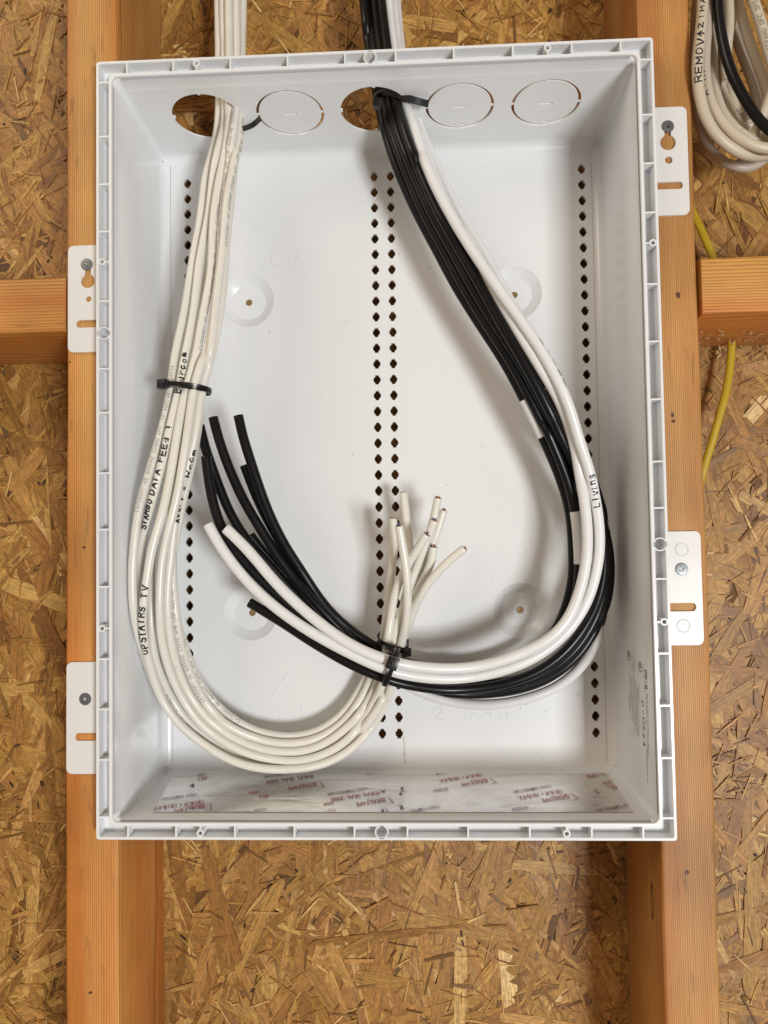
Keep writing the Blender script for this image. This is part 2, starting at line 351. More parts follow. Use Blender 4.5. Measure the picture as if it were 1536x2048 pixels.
b2 = beam("blocking_board", 223.8, 560, zr0, zr1, YB, M_BLOCK, 2.2, 'X')
tag(b2, "horizontal tan blocking board beside the right stud, above the yellow cable", "board", "horizontal blocking boards between studs")
def blob(mb, x, y, z, rx, rz, th=.5, n=10, ang=0):
    ps = []
    for j in range(n):
        t = 2*math.pi*j/n; k = random.uniform(.8, 1.15); a, b = rx*k*math.cos(t), rz*k*math.sin(t)
        ps.append((x+a*math.cos(ang)-b*math.sin(ang), y, z+a*math.sin(ang)+b*math.cos(ang)))
    mb.add(ps+[(p[0], y+th, p[2]) for p in ps], [tuple(range(n))]+[(j, j+n, (j+1) % n+n, (j+1) % n) for j in range(n)])
def knots(parent, lst, name="knot"):
    for (u, v, w, h, a) in lst:
        p = at(u, v, YS); mb = MB(); blob(mb, p[0], YS-.12, p[2], w, h, .5, 12, a); mb.build(name, M_KNOT, parent)
knots(stud1, [(168, 1095, 1.1, 1.0, 0), (181, 1985, 1.5, .9, .3), (140, 724, .7, .7, 0), (131, 834, .7, .6, 0)])
knots(stud2, [(1356, 590, 1.6, 2.3, .2), (1345, 830, 1.2, 1.6, 0), (1347, 842, 1.4, 1.3, 0), (1374, 1745, 1.7, 1.6, .2)])
# spike knot on the inner side face of the right stud
kb = MB()
for rr, dx in ((8.5, 0), (6.0, .0)):
    pass
ps = [(184.55, 36+3.0*math.cos(t), -322+13*math.sin(t)) for t in [2*math.pi*j/16 for j in range(16)]]
qs = [(184.5, 36+2.1*math.cos(t), -322+10*math.sin(t)) for t in [2*math.pi*j/16 for j in range(16)]]
kb.add(ps+qs, [(j, (j+1) % 16, (j+1) % 16+16, j+16) for j in range(16)]); kb.build("knot", M_KNOT, stud2)
# crumbs of sawdust caught under the right block
sd = MB()
for i in range(190):
    p = (random.uniform(224, 335), random.uniform(55, 108), zr0-.2-abs(random.gauss(0, 1.2))) if i % 3 else (random.uniform(224, 335), 107.5-random.uniform(0, 2), zr0-abs(random.gauss(0, 7))); r_ = random.uniform(.2, .9)
    sd.obox(p, (math.cos(i), 0, math.sin(i)), (0, 1, 0), (-math.sin(i), 0, math.cos(i)), (r_*random.uniform(.6, 3), r_*.5, r_*.4))
so = sd.build("sawdust", M_DUST); tag(so, "pale sawdust crumbs clinging below the right blocking board", "sawdust", None, "stuff")

# ---------------------------------------------------------------- enclosure
box = empty("wiring_enclosure", (0, 0, -268))
tag(box, "open white plastic structured wiring enclosure mounted between two studs", "enclosure")
A0, ZT = 192.1, 267.8
def rr3(a, h, r, y): return [(x, y, z) for x, z in rrect(-a, -h, a, h, r, 6)]
DZT, DZB = 243.4, -247.6
def sec(a, zt, zb, r, y): return [(x, y, z) for x, z in rrect(-a, zb, a, zt, r, 6)]
# inner tub wall (left, right, bottom) as one moulded skin; the top wall is a plate of its own with its knock-outs
def ztop(y): return 255.2 if y < 14 else 254.75-(y-14)*.117
def zbot(y): return -(255.6 if y < 14 else 255.1-(y-14)*.075)
def aw(y): return 180.4 if y < 14 else 180.0-(y-14)*.04
def side_strip(name, sgn):
    # profile along Y of a side wall, from front to back, then a fillet into the back panel
    ys = [2.5, 13.2, 14.6, 40, 70, 88]; v = []; 
    cols = []
    for y in ys: cols.append((aw(y), y))
    for t in (20, 45, 70, 90):
        tt = math.radians(t); cols.append((aw(88)-7*(1-math.cos(tt)), 88+7*math.sin(tt)))
    rings = []
    for a, y in cols: rings.append([(sgn*a, y, z) for z in (zbot(y)+4, zbot(y)*.5, 0, ztop(y)*.5, ztop(y)-4)])
    return rings
for sgn, lab in ((-1, "side wall lit cool white"), (1, "side wall carrying the printed maker's label")):
    rings = side_strip("side_wall", sgn); v, f = loft(rings, False)
    n0 = len(v); off = 2.2*sgn
    v2 = v+[(x+off, y+(1.5 if y > 88 else 0), z) for x, y, z in v]; f2 = f+[tuple(i+n0 for i in q)[::-1] for q in f]
    mesh("side_wall", v2, f2, M_PLASTIC, box, 35)['label'] = lab
# bottom wall
ys = [2.5, 13.2, 14.6, 40, 70, 88]; cols = [(zbot(y), y) for y in ys]
for t in (20, 45, 70, 90):
    tt = math.radians(t); cols.append((zbot(88)+7*(1-math.cos(tt)), 88+7*math.sin(tt)))
rings = [[(s_*(aw(min(y, 88))-4), y, z) for s_ in (-1, -.5, 0, .5, 1)] for z, y in cols]
v, f = loft(rings, False); n0 = len(v)
mesh("bottom_wall", v+[(x, y+(1.5 if y > 88 else 0), z-2.2) for x, y, z in v], f+[tuple(i+n0 for i in q)[::-1] for q in f], M_PLASTIC, box, 35)
# the four rounded vertical corners (quarter fillets running front to back)
for sx in (-1, 1):
    for sz in (-1, 1):
        rings = []
        for y in ys+[88+7*math.sin(math.radians(t)) for t in (20, 45, 70, 90)]:
            yy = min(y, 88); shr = 0 if y <= 88 else 7*(1-math.sqrt(max(0, 1-((y-88)/7)**2)))
            a = aw(yy)-shr; h = (ztop(yy)-shr) if sz > 0 else -(zbot(yy)+shr)
            ring = []
            for i in range(7):
                t = math.radians(90*i/6); r = 4-(0 if y <= 88 else 0)
                if y > 88: cx, cz = aw(88)-4, (ztop(88)-4 if sz > 0 else -zbot(88)-4); rr = 4-shr if shr < 4 else .01; 
                else: cx, cz, rr = a-4, h-4, 4
                if y > 88 and shr >= 4: cx, cz, rr = a, h, .01
                ring.append((sx*(cx+rr*math.cos(t)), y, sz*(cz+rr*math.sin(t))))
            rings.append(ring)
        v, f = loft(rings, False); o = mesh("corner_fillet", v, f, M_PLASTIC, box, 60)
        sm = o.modifiers.new("thickness", 'SOLIDIFY'); sm.thickness = -.0015 if sx*sz > 0 else .0015; sm.offset = 1
# top wall with knock-out openings
KX = [-126.4, -63.0, 0.2, 63.5, 127.0]; KY = 46.2; KR = 25.3
def topmap(x, y, t): return (x, y, ztop(y)+t)
aw4 = aw(80)-4
lip = [(-176.4, 14.6), (176.4, 14.6), (174.6, 88), (-174.6, 88)]
plate("top_wall", [lip]+[circle(x, KY, KR, 56) for x in KX], 1.3, topmap, M_PLASTIC, box)
# lip of the top wall before the step, and fillet at its back
cols = [(255.2, 2.5), (255.2, 13.2), (ztop(14.6), 14.6)]
v, f = loft([[(s_*176.4, y, z) for s_ in (-1, 0, 1)] for z, y in cols], False); mesh("top_lip", v+[(x, y, z+2.2) for x, y, z in v], f+[tuple(i+len(v) for i in q) for q in f], M_PLASTIC, box, 35)
cols = [(ztop(88), 88.0)]+[(ztop(88)-7*(1-math.cos(math.radians(t))), 88+7*math.sin(math.radians(t))) for t in (20, 45, 70, 90)]
v, f = loft([[(s_*175.0, y, z) for s_ in (-1, 0, 1)] for z, y in cols], False); mesh("top_fillet", v+[(x, y+1, z+2.2) for x, y, z in v], f+[tuple(i+len(v) for i in q) for q in f], M_PLASTIC, box, 60)
def sector(cx, cy, r0, r1, a0, a1, n=10):
    o_ = [(cx+r1*math.cos(math.radians(a0+(a1-a0)*i/n)), cy+r1*math.sin(math.radians(a0+(a1-a0)*i/n))) for i in range(n+1)]
    i_ = [(cx+r0*math.cos(math.radians(a0+(a1-a0)*i/n)), cy+r0*math.sin(math.radians(a0+(a1-a0)*i/n))) for i in range(n+1)]
    return o_+i_[::-1]
for x in (KX[1], KX[3], KX[4]):
    disc = plate("knockout_disc", [circle(x, KY, KR-2.0, 56), rrect(x-5, KY-.5, x+5, KY+1.5, .3, 1), rrect(x-6.2, KY+KR-5.4, x-2.0, KY+KR-3.6, .2, 1), rrect(x+1.4, KY+KR-5.4, x+5.2, KY+KR-3.6, .2, 1)], 1.0, lambda a, b, t: topmap(a, b, t+.2), M_PLASTIC, box)
    for a0 in (0, 180, 90, 262):
        plate("bridge_tab", [sector(x, KY, KR-2.3, KR+.3, a0-2.0, a0+2.0, 3)], .7, lambda a, b, t: topmap(a, b, t+.35), M_PLASTIC, disc)
    plate("slot_floor", [rrect(x-5.2, KY-.7, x+5.2, KY+1.7, .3, 1)], .4, lambda a, b, t: topmap(a, b, t+1.2), M_PLASTIC, disc)
for x in (KX[0], KX[2]):                                 # stubs left where a disc was snapped out
    for a0 in (90, 180, 272):
        plate("break_stub", [sector(x, KY, KR-1.6, KR+.3, a0-2.6, a0+2.6, 3)], 1.5, lambda a, b, t: topmap(a, b, t+.3), M_PLASTIC, box)

# back panel with four columns of keyed holes
def keyhole(cx, cz, r=3.0):
    p = []
    for base in (90, 270):
        a = math.asin(1.4/r); s_ = 1 if base == 90 else -1
        st = math.radians(base)-a; en = math.radians(base)+a
        prev = st-(math.pi-2*a)
        for i in range(7):
            t = prev+(st-prev)*i/6; p.append((cx+r*math.cos(t), cz+r*math.sin(t)))
        p.append((cx+1.4*s_, cz+s_*(r+.75))); p.append((cx-1.4*s_, cz+s_*(r+.75)))
    return p
HZ0 = 223.83
holes = []
for hx in (-155.9, -3.5, 9.7, 162.1):
    for i in range(36): holes.append(keyhole(hx, HZ0-12.7*i))
DISH = [(-107.2, 125.8), (-106.6, -125.5), (107.2, 125.6), (106.4, -125.8)]
plate("back_panel", [[(-169.8, zbot(88)+6.8), (169.8, zbot(88)+6.8), (169.8, ztop(88)-6.8), (-169.8, ztop(88)-6.8)]]+[circle(x, z, 21.5, 48) for x, z in DISH]+holes, 2.8,
      lambda x, z, t: (x, 95+t, z), M_PLASTIC, box)
for (x, z) in DISH:
    prof = [(21.5, 95.0), (21.2, 95.25), (14.6, 99.6), (14.0, 99.9), (2.9, 100.0), (2.6, 100.3), (2.6, 102.2)]
    rings = [[(x+r*math.cos(2*math.pi*i/48), y, z+r*math.sin(2*math.pi*i/48)) for i in range(48)] for r, y in prof]
    v, f = loft(rings); d = mesh("mounting_dimple", v, f, M_PLASTIC, box, 25)
    if True:
        mb = MB(); rings = [[(x+r*math.cos(2*math.pi*i/16), y, z+r*math.sin(2*math.pi*i/16)) for i in range(16)] for r, y in ((2.35, 101.4), (2.1, 100.7), (.9, 100.75), (.5, 101.3))]
        v, f = loft(rings, True, False, True); mesh("brass_screw_and_fill", v, f, M_BRASS, d, 30)  # left pair are screws; right pair added for brown board in the holes

# front frame: outer skirt, inner flange, channel floor
def ringwall(name, a1, h1, r1, a0, h0, r0, y0, y1, mat=M_PLASTIC, wob=0):
    def sc(a, h, r, y, w=0):
        return [(x+(w*math.sin(z*.021+1)), y, z) for x, z in rrect(-a, -h, a, h, r, 5)]
    rings = [sc(a1, h1, r1, y1), sc(a1, h1, r1, y0+.5), sc(a1-.4, h1-.4, r1, y0), sc(a0+.4, h0+.4, r0, y0), sc(a0, h0, r0, y0+.5), sc(a0, h0, r0, y1), sc(a1, h1, r1, y1)]
    v, f = loft(rings); return mesh(name, v, f, mat, box, 35)
ringwall("outer_skirt", 192.1, 267.8, 2.0, 190.0, 265.7, 1.0, 0, 12.6)
ringwall("inner_flange", 183.3, 258.9, 4.5, 180.9, 256.4, 4.0, 0, 12.6)
def frame_plate(name, a1, h1, a0, h0, y, th):
    return plate(name, [rrect(-a1, -h1, a1, h1, 1.5, 3), rrect(-a0, -h0, a0, h0, 3, 3)], th, lambda x, z, t: (x, y+t, z), M_PLASTIC, box)
frame_plate("channel_floor", 190.4, 266.1, 180.6, 255.9, 10.6, 1.8)
def rib(x0, z0, x1, z1, th=.55):
    mb = MB(); mb.box((min(x0, x1)-th*(x0 == x1), .35, min(z0, z1)-th*(z0 == z1)), (max(x0, x1)+th*(x0 == x1), 10.7, max(z0, z1)+th*(z0 == z1)))
    return mb.build("rib", M_PLASTIC, box)
for u in (253, 345.6, 460, 574.5, 689.7, 790.9, 907.6, 1025.8, 1144, 1242):
    x = at(u, 108, 0)[0]; rib(x, 258.7, x, 265.9)
for u in (255.5, 351.7, 469.5, 588.7, 709, 815, 936.6, 1060, 1184, 1287):
    x = at(u, 1667, 0)[0]; rib(x, -265.9, x, -258.7)
for v_ in (164.6, 272.5, 368, 462.7, 601.8, 737, 825, 946, 1059, 1173.7, 1318.3, 1419, 1520, 1635):
    z = at(205, v_, 0)[2]; rib(-190.2, z, -183.1, z)
for v_ in (117, 227.5, 325, 423.6, 567, 682, 798, 922.7, 1015.7, 1158, 1307.3, 1411.8, 1516.6, 1637):
    z = at(1320, v_, 0)[2]; rib(183.1, z, 190.2, z)
def boss(x, z, r0, r1, web=None):
    prof = [(r1, 10.7), (r1, .2), (r1-.25, 0), (r0+.25, 0), (r0, .2), (r0, 11.2)]
    if r0 < 2.5: prof += [(0.01, 11.2)]
    rings = [[(x+r*math.cos(2*math.pi*i/28), y, z+r*math.sin(2*math.pi*i/28)) for i in range(28)] for r, y in prof]
    v, f = loft(rings); b = mesh("screw_boss", v, f, M_PLASTIC, box, 35)
    if web:
        mb = MB(); (wx, wz) = web
        mb.box((min(x, wx)-(.5 if wx == x else 0), .4, min(z, wz)-(.5 if wz == z else 0)), (max(x, wx)+(.5 if wx == x else 0), 10.6, max(z, wz)+(.5 if wz == z else 0)))
        mb.v = [(vx + ((r1-.6)*(1 if wx > x else -1) if wx != x and abs(vx-x) < .01 else 0), vy, vz+((r1-.6)*(1 if wz > z else -1) if wz != z and abs(vz-z) < .01 else 0)) for vx, vy, vz in mb.v]
        mb.build("boss_web", M_PLASTIC, b)
for u, v_, side in ((392, 127, 't'), (1095, 94, 't'), (400, 1667, 'b'), (1134, 1668, 'b'), (203, 523, 'l'), (200.5, 1257, 'l'), (1308, 485, 'r'), (1331.5, 1244, 'r')):
    p = at(u, v_, 0); x, z = p[0], p[2]
    if side == 't': z = 263.6; web = (x, 258.9)
    if side == 'b': z = -263.4; web = (x, -258.9)
    if side == 'l': x = -188.0; web = (-183.3, z)
    if side == 'r': x = 188.0; web = (183.3, z)
    boss(x, z, 1.35, 2.5, web)
for u, v_, (x, z) in ((740, 108, (0, 262.4)), (763, 1667, (0, -262.4)), (207, 666, (-186.7, None)), (1323, 1088.6, (186.7, None))):
    if z is None: z = at(u, v_, 0)[2]
    boss(x, z, 3.7, 4.6)

# mounting brackets on the stud faces
def arc(cx, cz, r, a0, a1, n=10): return [(cx+r*math.cos(math.radians(a0+(a1-a0)*i/n)), cz+r*math.sin(math.radians(a0+(a1-a0)*i/n))) for i in range(n+1)]
def bracket(x0, x1, z0, z1, loops, label, screw):
    r = 4.0
    out = rrect(x0, z0, x1, z1, r, 5)
    b = plate("mounting_bracket", [out]+loops, 1.8, lambda x, z, t: (x, 11.1+t, z), M_BRACKET, box, 30); b['label'] = label
    sx, sz = screw; n = 28
    prof = [(4.25, 11.15), (4.2, 10.7), (3.9, 10.35), (1.9, 10.2)]
    rings = [[(sx+q*math.cos(2*math.pi*i/n), y, sz+q*math.sin(2*math.pi*i/n)) for i in range(n)] for q, y in prof]
    # phillips recess: star ring going down
    star = []
    for i in range(n):
        t = 2*math.pi*i/n; c4 = abs(math.cos(2*(t-.5))); q = .75+1.7*(c4**5); star.append(q)
    rings.append([(sx+star[i]*math.cos(2*math.pi*i/n), 10.22, sz+star[i]*math.sin(2*math.pi*i/n)) for i in range(n)])
    rings.append([(sx+star[i]*.72*math.cos(2*math.pi*i/n), 12.2, sz+star[i]*.72*math.sin(2*math.pi*i/n)) for i in range(n)])
    v, f = loft(rings, True, False, True); s_ = mesh("screw", v, f[:-n*1-1] if False else f, M_SCREW, b, 25)
    return b
def P(u, v): p = at(u, v, 11.1); return p[0], p[2]
def slot(xa, xb, z, h): return rrect(min(xa, xb), z-h/2, max(xa, xb), z+h/2, h/2-.01, 5)
def keyslot(cx, cz, R_, top, w):
    a = math.degrees(math.asin(w/2/R_)); p = arc(cx, cz, R_, 90+a, 450-a, 26); p += arc(cx, top, w/2, 0, 180, 6); return p
xl, zt_ = P(136, 492); _, zb_ = P(136, 705)
kx, kz = P(175.5, 562); sx, sz = P(173.5, 529)
bracket(xl, -184, zb_, zt_, [keyslot(kx, kz, 5.0, kz+10, 4.4), circle(P(177, 598)[0], P(177, 598)[1], 2.1, 16), slot(P(152, 648)[0], -185, P(152, 648)[1], 5.4)], "upper left bracket with keyhole slot", (sx, sz))
xl, zt_ = P(133, 1324.5); _, zb_ = P(133, 1548)
sx, sz = P(170.5, 1398)
b_ = bracket(xl, -184, zb_, zt_, [slot(P(150, 1474)[0], -185, P(150, 1474)[1], 5.4)], "lower left bracket with one open slot", (sx, sz))
_, zt_ = P(1374, 212.5); xr, zb_ = P(1380, 429)
kx, kz = P(1336, 285); sx, sz = P(1335.5, 253)
bracket(184, xr, zb_, zt_, [keyslot(kx, kz, 5.3, kz+10, 4.4), circle(P(1337.5, 320)[0], P(1337.5, 320)[1], 2.6, 18), slot(P(1366, 370)[0], 185, P(1366, 370)[1], 5.2)], "upper right bracket with keyhole slot", (sx, sz))
_, zt_ = P(1405, 1062); xr, zb_ = P(1408, 1290)
sx, sz = P(1363, 1138)
b4 = bracket(184, xr, zb_, zt_, [slot(P(1393, 1214)[0], 185, P(1393, 1214)[1], 5.6)], "lower right bracket with two raised rings", (sx, sz))
def torus(name, cx, y, cz, Rr, r, mat, parent, n=28, k=8):
    rings = [[(cx+(Rr+r*math.cos(2*math.pi*j/k))*math.cos(2*math.pi*i/n), y+r*math.sin(2*math.pi*j/k), cz+(Rr+r*math.cos(2*math.pi*j/k))*math.sin(2*math.pi*i/n)) for j in range(k)] for i in range(n)]
    rings.append(rings[0]); v, f = loft(rings); return mesh(name, v, f, mat, parent, 60)
for (u, v_, r_) in ((165, 508, 2.6), (172, 1350, 2.3), (166, 1508, 2.4), (1330, 398, 2.4)):
    x, z = P(u, v_); torus("mould_mark", x, 11.12, z, r_, .14, M_BRACKET, [o for o in box.children if o.name.startswith("mounting_bracket")][{165: 0, 172: 1, 166: 1, 1330: 2}[u]], 24, 6)
for (u, v_) in ((1364, 1099), (1367, 1252)):
    x, z = P(u, v_); torus("raised_ring", x, 11.1, z, 4.2, .45, M_BRACKET, b4)

# ---------------------------------------------------------------- stroke lettering
G = {
'A': [[(0,0),(.5,1),(1,0)],[(.2,.38),(.8,.38)]], 'B': [[(0,0),(0,1),(.7,1),(.9,.78),(.7,.54),(0,.54)],[(.7,.54),(1,.28),(.75,0),(0,0)]],
'C': [[(1,.82),(.7,1),(.3,1),(0,.7),(0,.3),(.3,0),(.7,0),(1,.18)]], 'D': [[(0,0),(0,1),(.6,1),(1,.65),(1,.35),(.6,0),(0,0)]],
'E': [[(1,1),(0,1),(0,0),(1,0)],[(0,.52),(.8,.52)]], 'F': [[(1,1),(0,1),(0,0)],[(0,.52),(.8,.52)]],
'G': [[(1,.82),(.7,1),(.3,1),(0,.7),(0,.3),(.3,0),(.7,0),(1,.2),(1,.45),(.6,.45)]], 'H': [[(0,0),(0,1)],[(1,0),(1,1)],[(0,.52),(1,.52)]],
'I': [[(.5,0),(.5,1)]], 'K': [[(0,0),(0,1)],[(1,1),(0,.42),(1,0)]], 'L': [[(0,1),(0,0),(.9,0)]], 'M': [[(0,0),(0,1),(.5,.35),(1,1),(1,0)]],
'N': [[(0,0),(0,1),(1,0),(1,1)]], 'O': [[(.3,0),(0,.3),(0,.7),(.3,1),(.7,1),(1,.7),(1,.3),(.7,0),(.3,0)]], 'P': [[(0,0),(0,1),(.75,1),(1,.78),(.75,.5),(0,.5)]],
'Q': [[(.3,0),(0,.3),(0,.7),(.3,1),(.7,1),(1,.7),(1,.3),(.7,0),(.3,0)],[(.6,.3),(1,-.05)]], 'R': [[(0,0),(0,1),(.75,1),(1,.78),(.75,.5),(0,.5)],[(.45,.5),(1,0)]],
'S': [[(1,.85),(.7,1),(.3,1),(0,.78),(.2,.55),(.8,.45),(1,.22),(.7,0),(.3,0),(0,.15)]], 'T': [[(0,1),(1,1)],[(.5,1),(.5,0)]], 'U': [[(0,1),(0,.3),(.3,0),(.7,0),(1,.3),(1,1)]],
'V': [[(0,1),(.5,0),(1,1)]], 'W': [[(0,1),(.25,0),(.5,.7),(.75,0),(1,1)]], 'X': [[(0,0),(1,1)],[(0,1),(1,0)]], 'Y': [[(0,1),(.5,.5),(1,1)],[(.5,.5),(.5,0)]], 'Z': [[(0,1),(1,1),(0,0),(1,0)]],
'0': [[(.3,0),(0,.3),(0,.7),(.3,1),(.7,1),(1,.7),(1,.3),(.7,0),(.3,0)]], '1': [[(.3,.8),(.55,1),(.55,0)]], '2': [[(0,.8),(.3,1),(.7,1),(1,.75),(0,0),(1,0)]], '3': [[(0,.9),(.4,1),(.9,.8),(.5,.53),(1,.25),(.6,0),(0,.1)]],
'4': [[(.7,0),(.7,1),(0,.3),(1,.3)]], '5': [[(1,1),(.1,1),(.05,.55),(.6,.6),(1,.3),(.6,0),(0,.1)]], '6': [[(.9,.95),(.4,.9),(0,.4),(.2,0),(.8,0),(1,.3),(.7,.55),(.1,.45)]], '7': [[(0,1),(1,1),(.4,0)]],
'8': [[(.5,.53),(.1,.75),(.5,1),(.9,.75),(.5,.53),(0,.25),(.5,0),(1,.25),(.5,.53)]], '9': [[(.9,.55),(.3,.5),(0,.75),(.4,1),(.9,.85),(.9,.3),(.5,0)]], '-': [[(.1,.5),(.9,.5)]], '/': [[(0,0),(1,1)]], '#': [[(.3,0),(.4,1)],[(.7,0),(.8,1)],[(0,.35),(1,.35)],[(0,.7),(1,.7)]],
"'": [[(.4,1),(.35,.75)]], '.': [[(.4,0),(.55,.05)]],
'e': [[(.05,.35),(.9,.4),(.7,.65),(.3,.65),(0,.3),(.3,0),(.9,.1)]], 'r': [[(.1,.65),(.1,0)],[(.1,.4),(.5,.65),(.9,.6)]], 'v': [[(0,.65),(.45,0),(.9,.65)]], 'y': [[(0,.65),(.45,.1)],[(.95,.65),(.2,-.35)]], 's': [[(.85,.6),(.3,.65),(.1,.45),(.8,.25),(.5,0),(.05,.05)]],
'o': [[(.4,0),(0,.3),(.3,.65),(.75,.6),(.85,.25),(.4,0)]], 'm': [[(0,0),(.05,.65)],[(.05,.5),(.35,.65),(.45,0)],[(.45,.5),(.75,.65),(.95,0)]], 'a': [[(.8,.6),(.3,.65),(0,.3),(.3,0),(.8,.2),(.8,.65),(.9,0)]], 't': [[(.4,.95),(.4,.05),(.8,0)],[(.05,.65),(.8,.65)]],
'i': [[(.45,.6),(.45,0)],[(.45,.85),(.47,.9)]], 'n': [[(.1,0),(.1,.65)],[(.1,.45),(.5,.66),(.8,.5),(.85,0)]], 'g': [[(.8,.6),(.3,.65),(.1,.35),(.4,.1),(.8,.25)],[(.8,.6),(.8,-.2),(.4,-.4),(.1,-.2)]], 'd': [[(.8,.4),(.3,.6),(0,.3),(.3,0),(.8,.15)],[(.8,1),(.8,0)]],
}
def strokes(text, h, adv, wf=.62, jit=0.0):
    """centre-line strokes in (s, t) millimetres, s along the line, t centred on it"""
    out = []; s = 0
    for ch in text:
        if ch != ' ':
            j1, j2, sc = random.gauss(0, jit*h), random.gauss(0, jit*h*.6), 1+random.gauss(0, jit)
            for st in G.get(ch, G['O']):
                pts = []
                for a, b in st: pts.append((s+j2+a*adv*wf*sc, (b-.5)*h*sc+j1))
                rs = [pts[0]]
                for p, q in zip(pts[:-1], pts[1:]):
                    L = math.hypot(q[0]-p[0], q[1]-p[1]); k = max(1, int(L/.9))
                    for i in range(1, k+1): rs.append((p[0]+(q[0]-p[0])*i/k+random.gauss(0, jit*.12), p[1]+(q[1]-p[1])*i/k+random.gauss(0, jit*.12)))
                out.append(rs)
        s += adv
    return out, s
def ribbons(sts, wd, fn, jit=0):
    V = []; Fc = []
    for rs in sts:
        n = len(rs); k = len(V)
        for i, (a, b) in enumerate(rs):
            p, q = rs[max(0, i-1)], rs[min(n-1, i+1)]; dx, dy = q[0]-p[0], q[1]-p[1]; L = math.hypot(dx, dy) or 1
            nx, ny = -dy/L, dx/L; w = wd/2*(1+random.uniform(-jit, jit))
            ex = -dx/L*wd*.4 if i == 0 else (dx/L*wd*.4 if i == n-1 else 0); ey = -dy/L*wd*.4 if i == 0 else (dy/L*wd*.4 if i == n-1 else 0)
            V.append(fn(a+nx*w+ex, b+ny*w+ey)); V.append(fn(a-nx*w+ex, b-ny*w+ey))
        for i in range(n-1): Fc.append((k+2*i, k+2*i+1, k+2*i+3, k+2*i+2))
    return V, Fc

# embossed marks on the back panel
def emb(name, polys, y=94.93, w=.5, mat=None):
    sts = []
    for pl in polys:
        sts.append([(at(u, v, 95)[0], at(u, v, 95)[2]) for u, v in pl])
    V = []; Fc = []
    for rs in sts:
        for p, q in zip(rs[:-1], rs[1:]):
            dx, dz = q[0]-p[0], q[1]-p[1]; L = math.hypot(dx, dz) or 1; nx, nz = -dz/L*w/2, dx/L*w/2; k = len(V)
            V += [(p[0]+nx, 95.0, p[1]+nz), (p[0], 95-.4, p[1]), (p[0]-nx, 95.0, p[1]-nz), (q[0]+nx, 95.0, q[1]+nz), (q[0], 95-.4, q[1]), (q[0]-nx, 95.0, q[1]-nz)]
            Fc += [(k, k+1, k+4, k+3), (k+1, k+2, k+5, k+4)]
    return mesh(name, V, Fc, M_EMBOSS, box)
emb("moulded_mark", [[(543, 507), (543, 525), (549, 534), (557, 534), (564, 525), (564, 507)], [(577, 535), (577, 507), (592, 508), (597, 514), (592, 521), (577, 521)]], w=.9).__setitem__('label', 'raised letters UP')
emb("moulded_mark", [[(548, 490), (546, 440), (531, 440), (560, 398), (571, 380)], [(560, 398), (562, 440), (548, 440)]], w=.6)
emb("moulded_mark", [[(664, 303), (660, 303), (660, 378), (665, 378)]], w=.5)
emb("moulded_mark", [[(1052, 355), (1052, 363), (1070, 364)]], w=.5)
emb("moulded_mark", [[(580, 1338), (541, 1396)]], w=.5); emb("moulded_mark", [[(558, 1398), (558, 1440)]], w=.5); emb("moulded_mark", [[(603, 1398), (603, 1440)]], w=.5)
emb("moulded_mark", [[(871, 1421), (874, 1415), (882, 1415), (885, 1421), (870, 1438), (886, 1438)]], w=.8).__setitem__('label', 'raised numeral 2')
emb("moulded_mark", [[(930, 1424), (930, 1434)], [(940, 1427), (952, 1427)], [(941, 1432), (941, 1438)], [(972, 1425), (982, 1425), (982, 1434)], [(1000, 1424), (1000, 1437)], [(1012, 1424), (1015, 1437), (1018, 1424)]], w=.5)
for (u, v_, r) in ((1108, 576, 5.5), (690, 1222, 5.5), (425, 1228, 6.0)):
    p = at(u, v_, 95); torus("ejector_mark", p[0], 95.12, p[2], r, .2, M_EMBOSS, box, 32, 6)
# faint sink spots, dust and scuffs on the panel
sp = MB()
for i in range(75):
    u, v_ = random.uniform(340, 1200), random.uniform(325, 1520); p = at(u, v_, 95); r = random.uniform(.12, .42)
    blob(sp, p[0], 94.9, p[2], r*random.uniform(.6, 1.6), r, .15, 6, random.uniform(0, 3))
for u, v_ in ((1097, 1362), (1052, 1410), (1016, 1343), (922, 622), (860, 535), (1204, 1334), (483, 1115), (852, 1293), (262, 1550), (268, 1635), (1236, 1618)):
    p = at(u, v_, 95); blob(sp, p[0], 94.9, p[2], .45, .4, .15, 7)
o = sp.build("dirt_speck", simple("dirt", (.12, .09, .06), .8), box); o['kind'] = 'stuff'
st = MB()
for i in range(34):
    t = i/33; p = at(808+random.gauss(0, .8)+t*2, 1474+t*58, 95); blob(st, p[0], 94.88, p[2], random.uniform(.2, .75), random.uniform(.15, .4), .12, 7)
o = st.build("rust_stain", M_RUST, box); o['kind'] = 'stuff'

# ---------------------------------------------------------------- foil tape and printed label
def text_mesh(txt, size, bold=0.0, shear=0.0):
    cu = bpy.data.curves.new("t", 'FONT'); cu.body = txt; cu.size = size*.01; cu.offset = bold*.01; cu.shear = shear; cu.resolution_u = 3
    o = bpy.data.objects.new("t", cu); COL.objects.link(o); dg = bpy.context.evaluated_depsgraph_get()
    me = bpy.data.meshes.new_from_object(o.evaluated_get(dg)); bpy.data.objects.remove(o)
    vs = [(v.co.x*100, v.co.y*100) for v in me.vertices]; fs = [tuple(p.vertices) for p in me.polygons]
    bpy.data.meshes.remove(me); return vs, fs
TAPE_Y0, TAPE_Y1 = 11.0, 86.5
def tz(y): return zbot(max(y, 14.7))+.22
foil = empty("foil_tape", (0, 50, tz(50)))
tag(foil, "crinkled silver foil tape printed in red lying along the enclosure's bottom wall", "tape")
nx_, ny_ = 130, 26; vs = []; fs = []
from mathutils import noise as mn
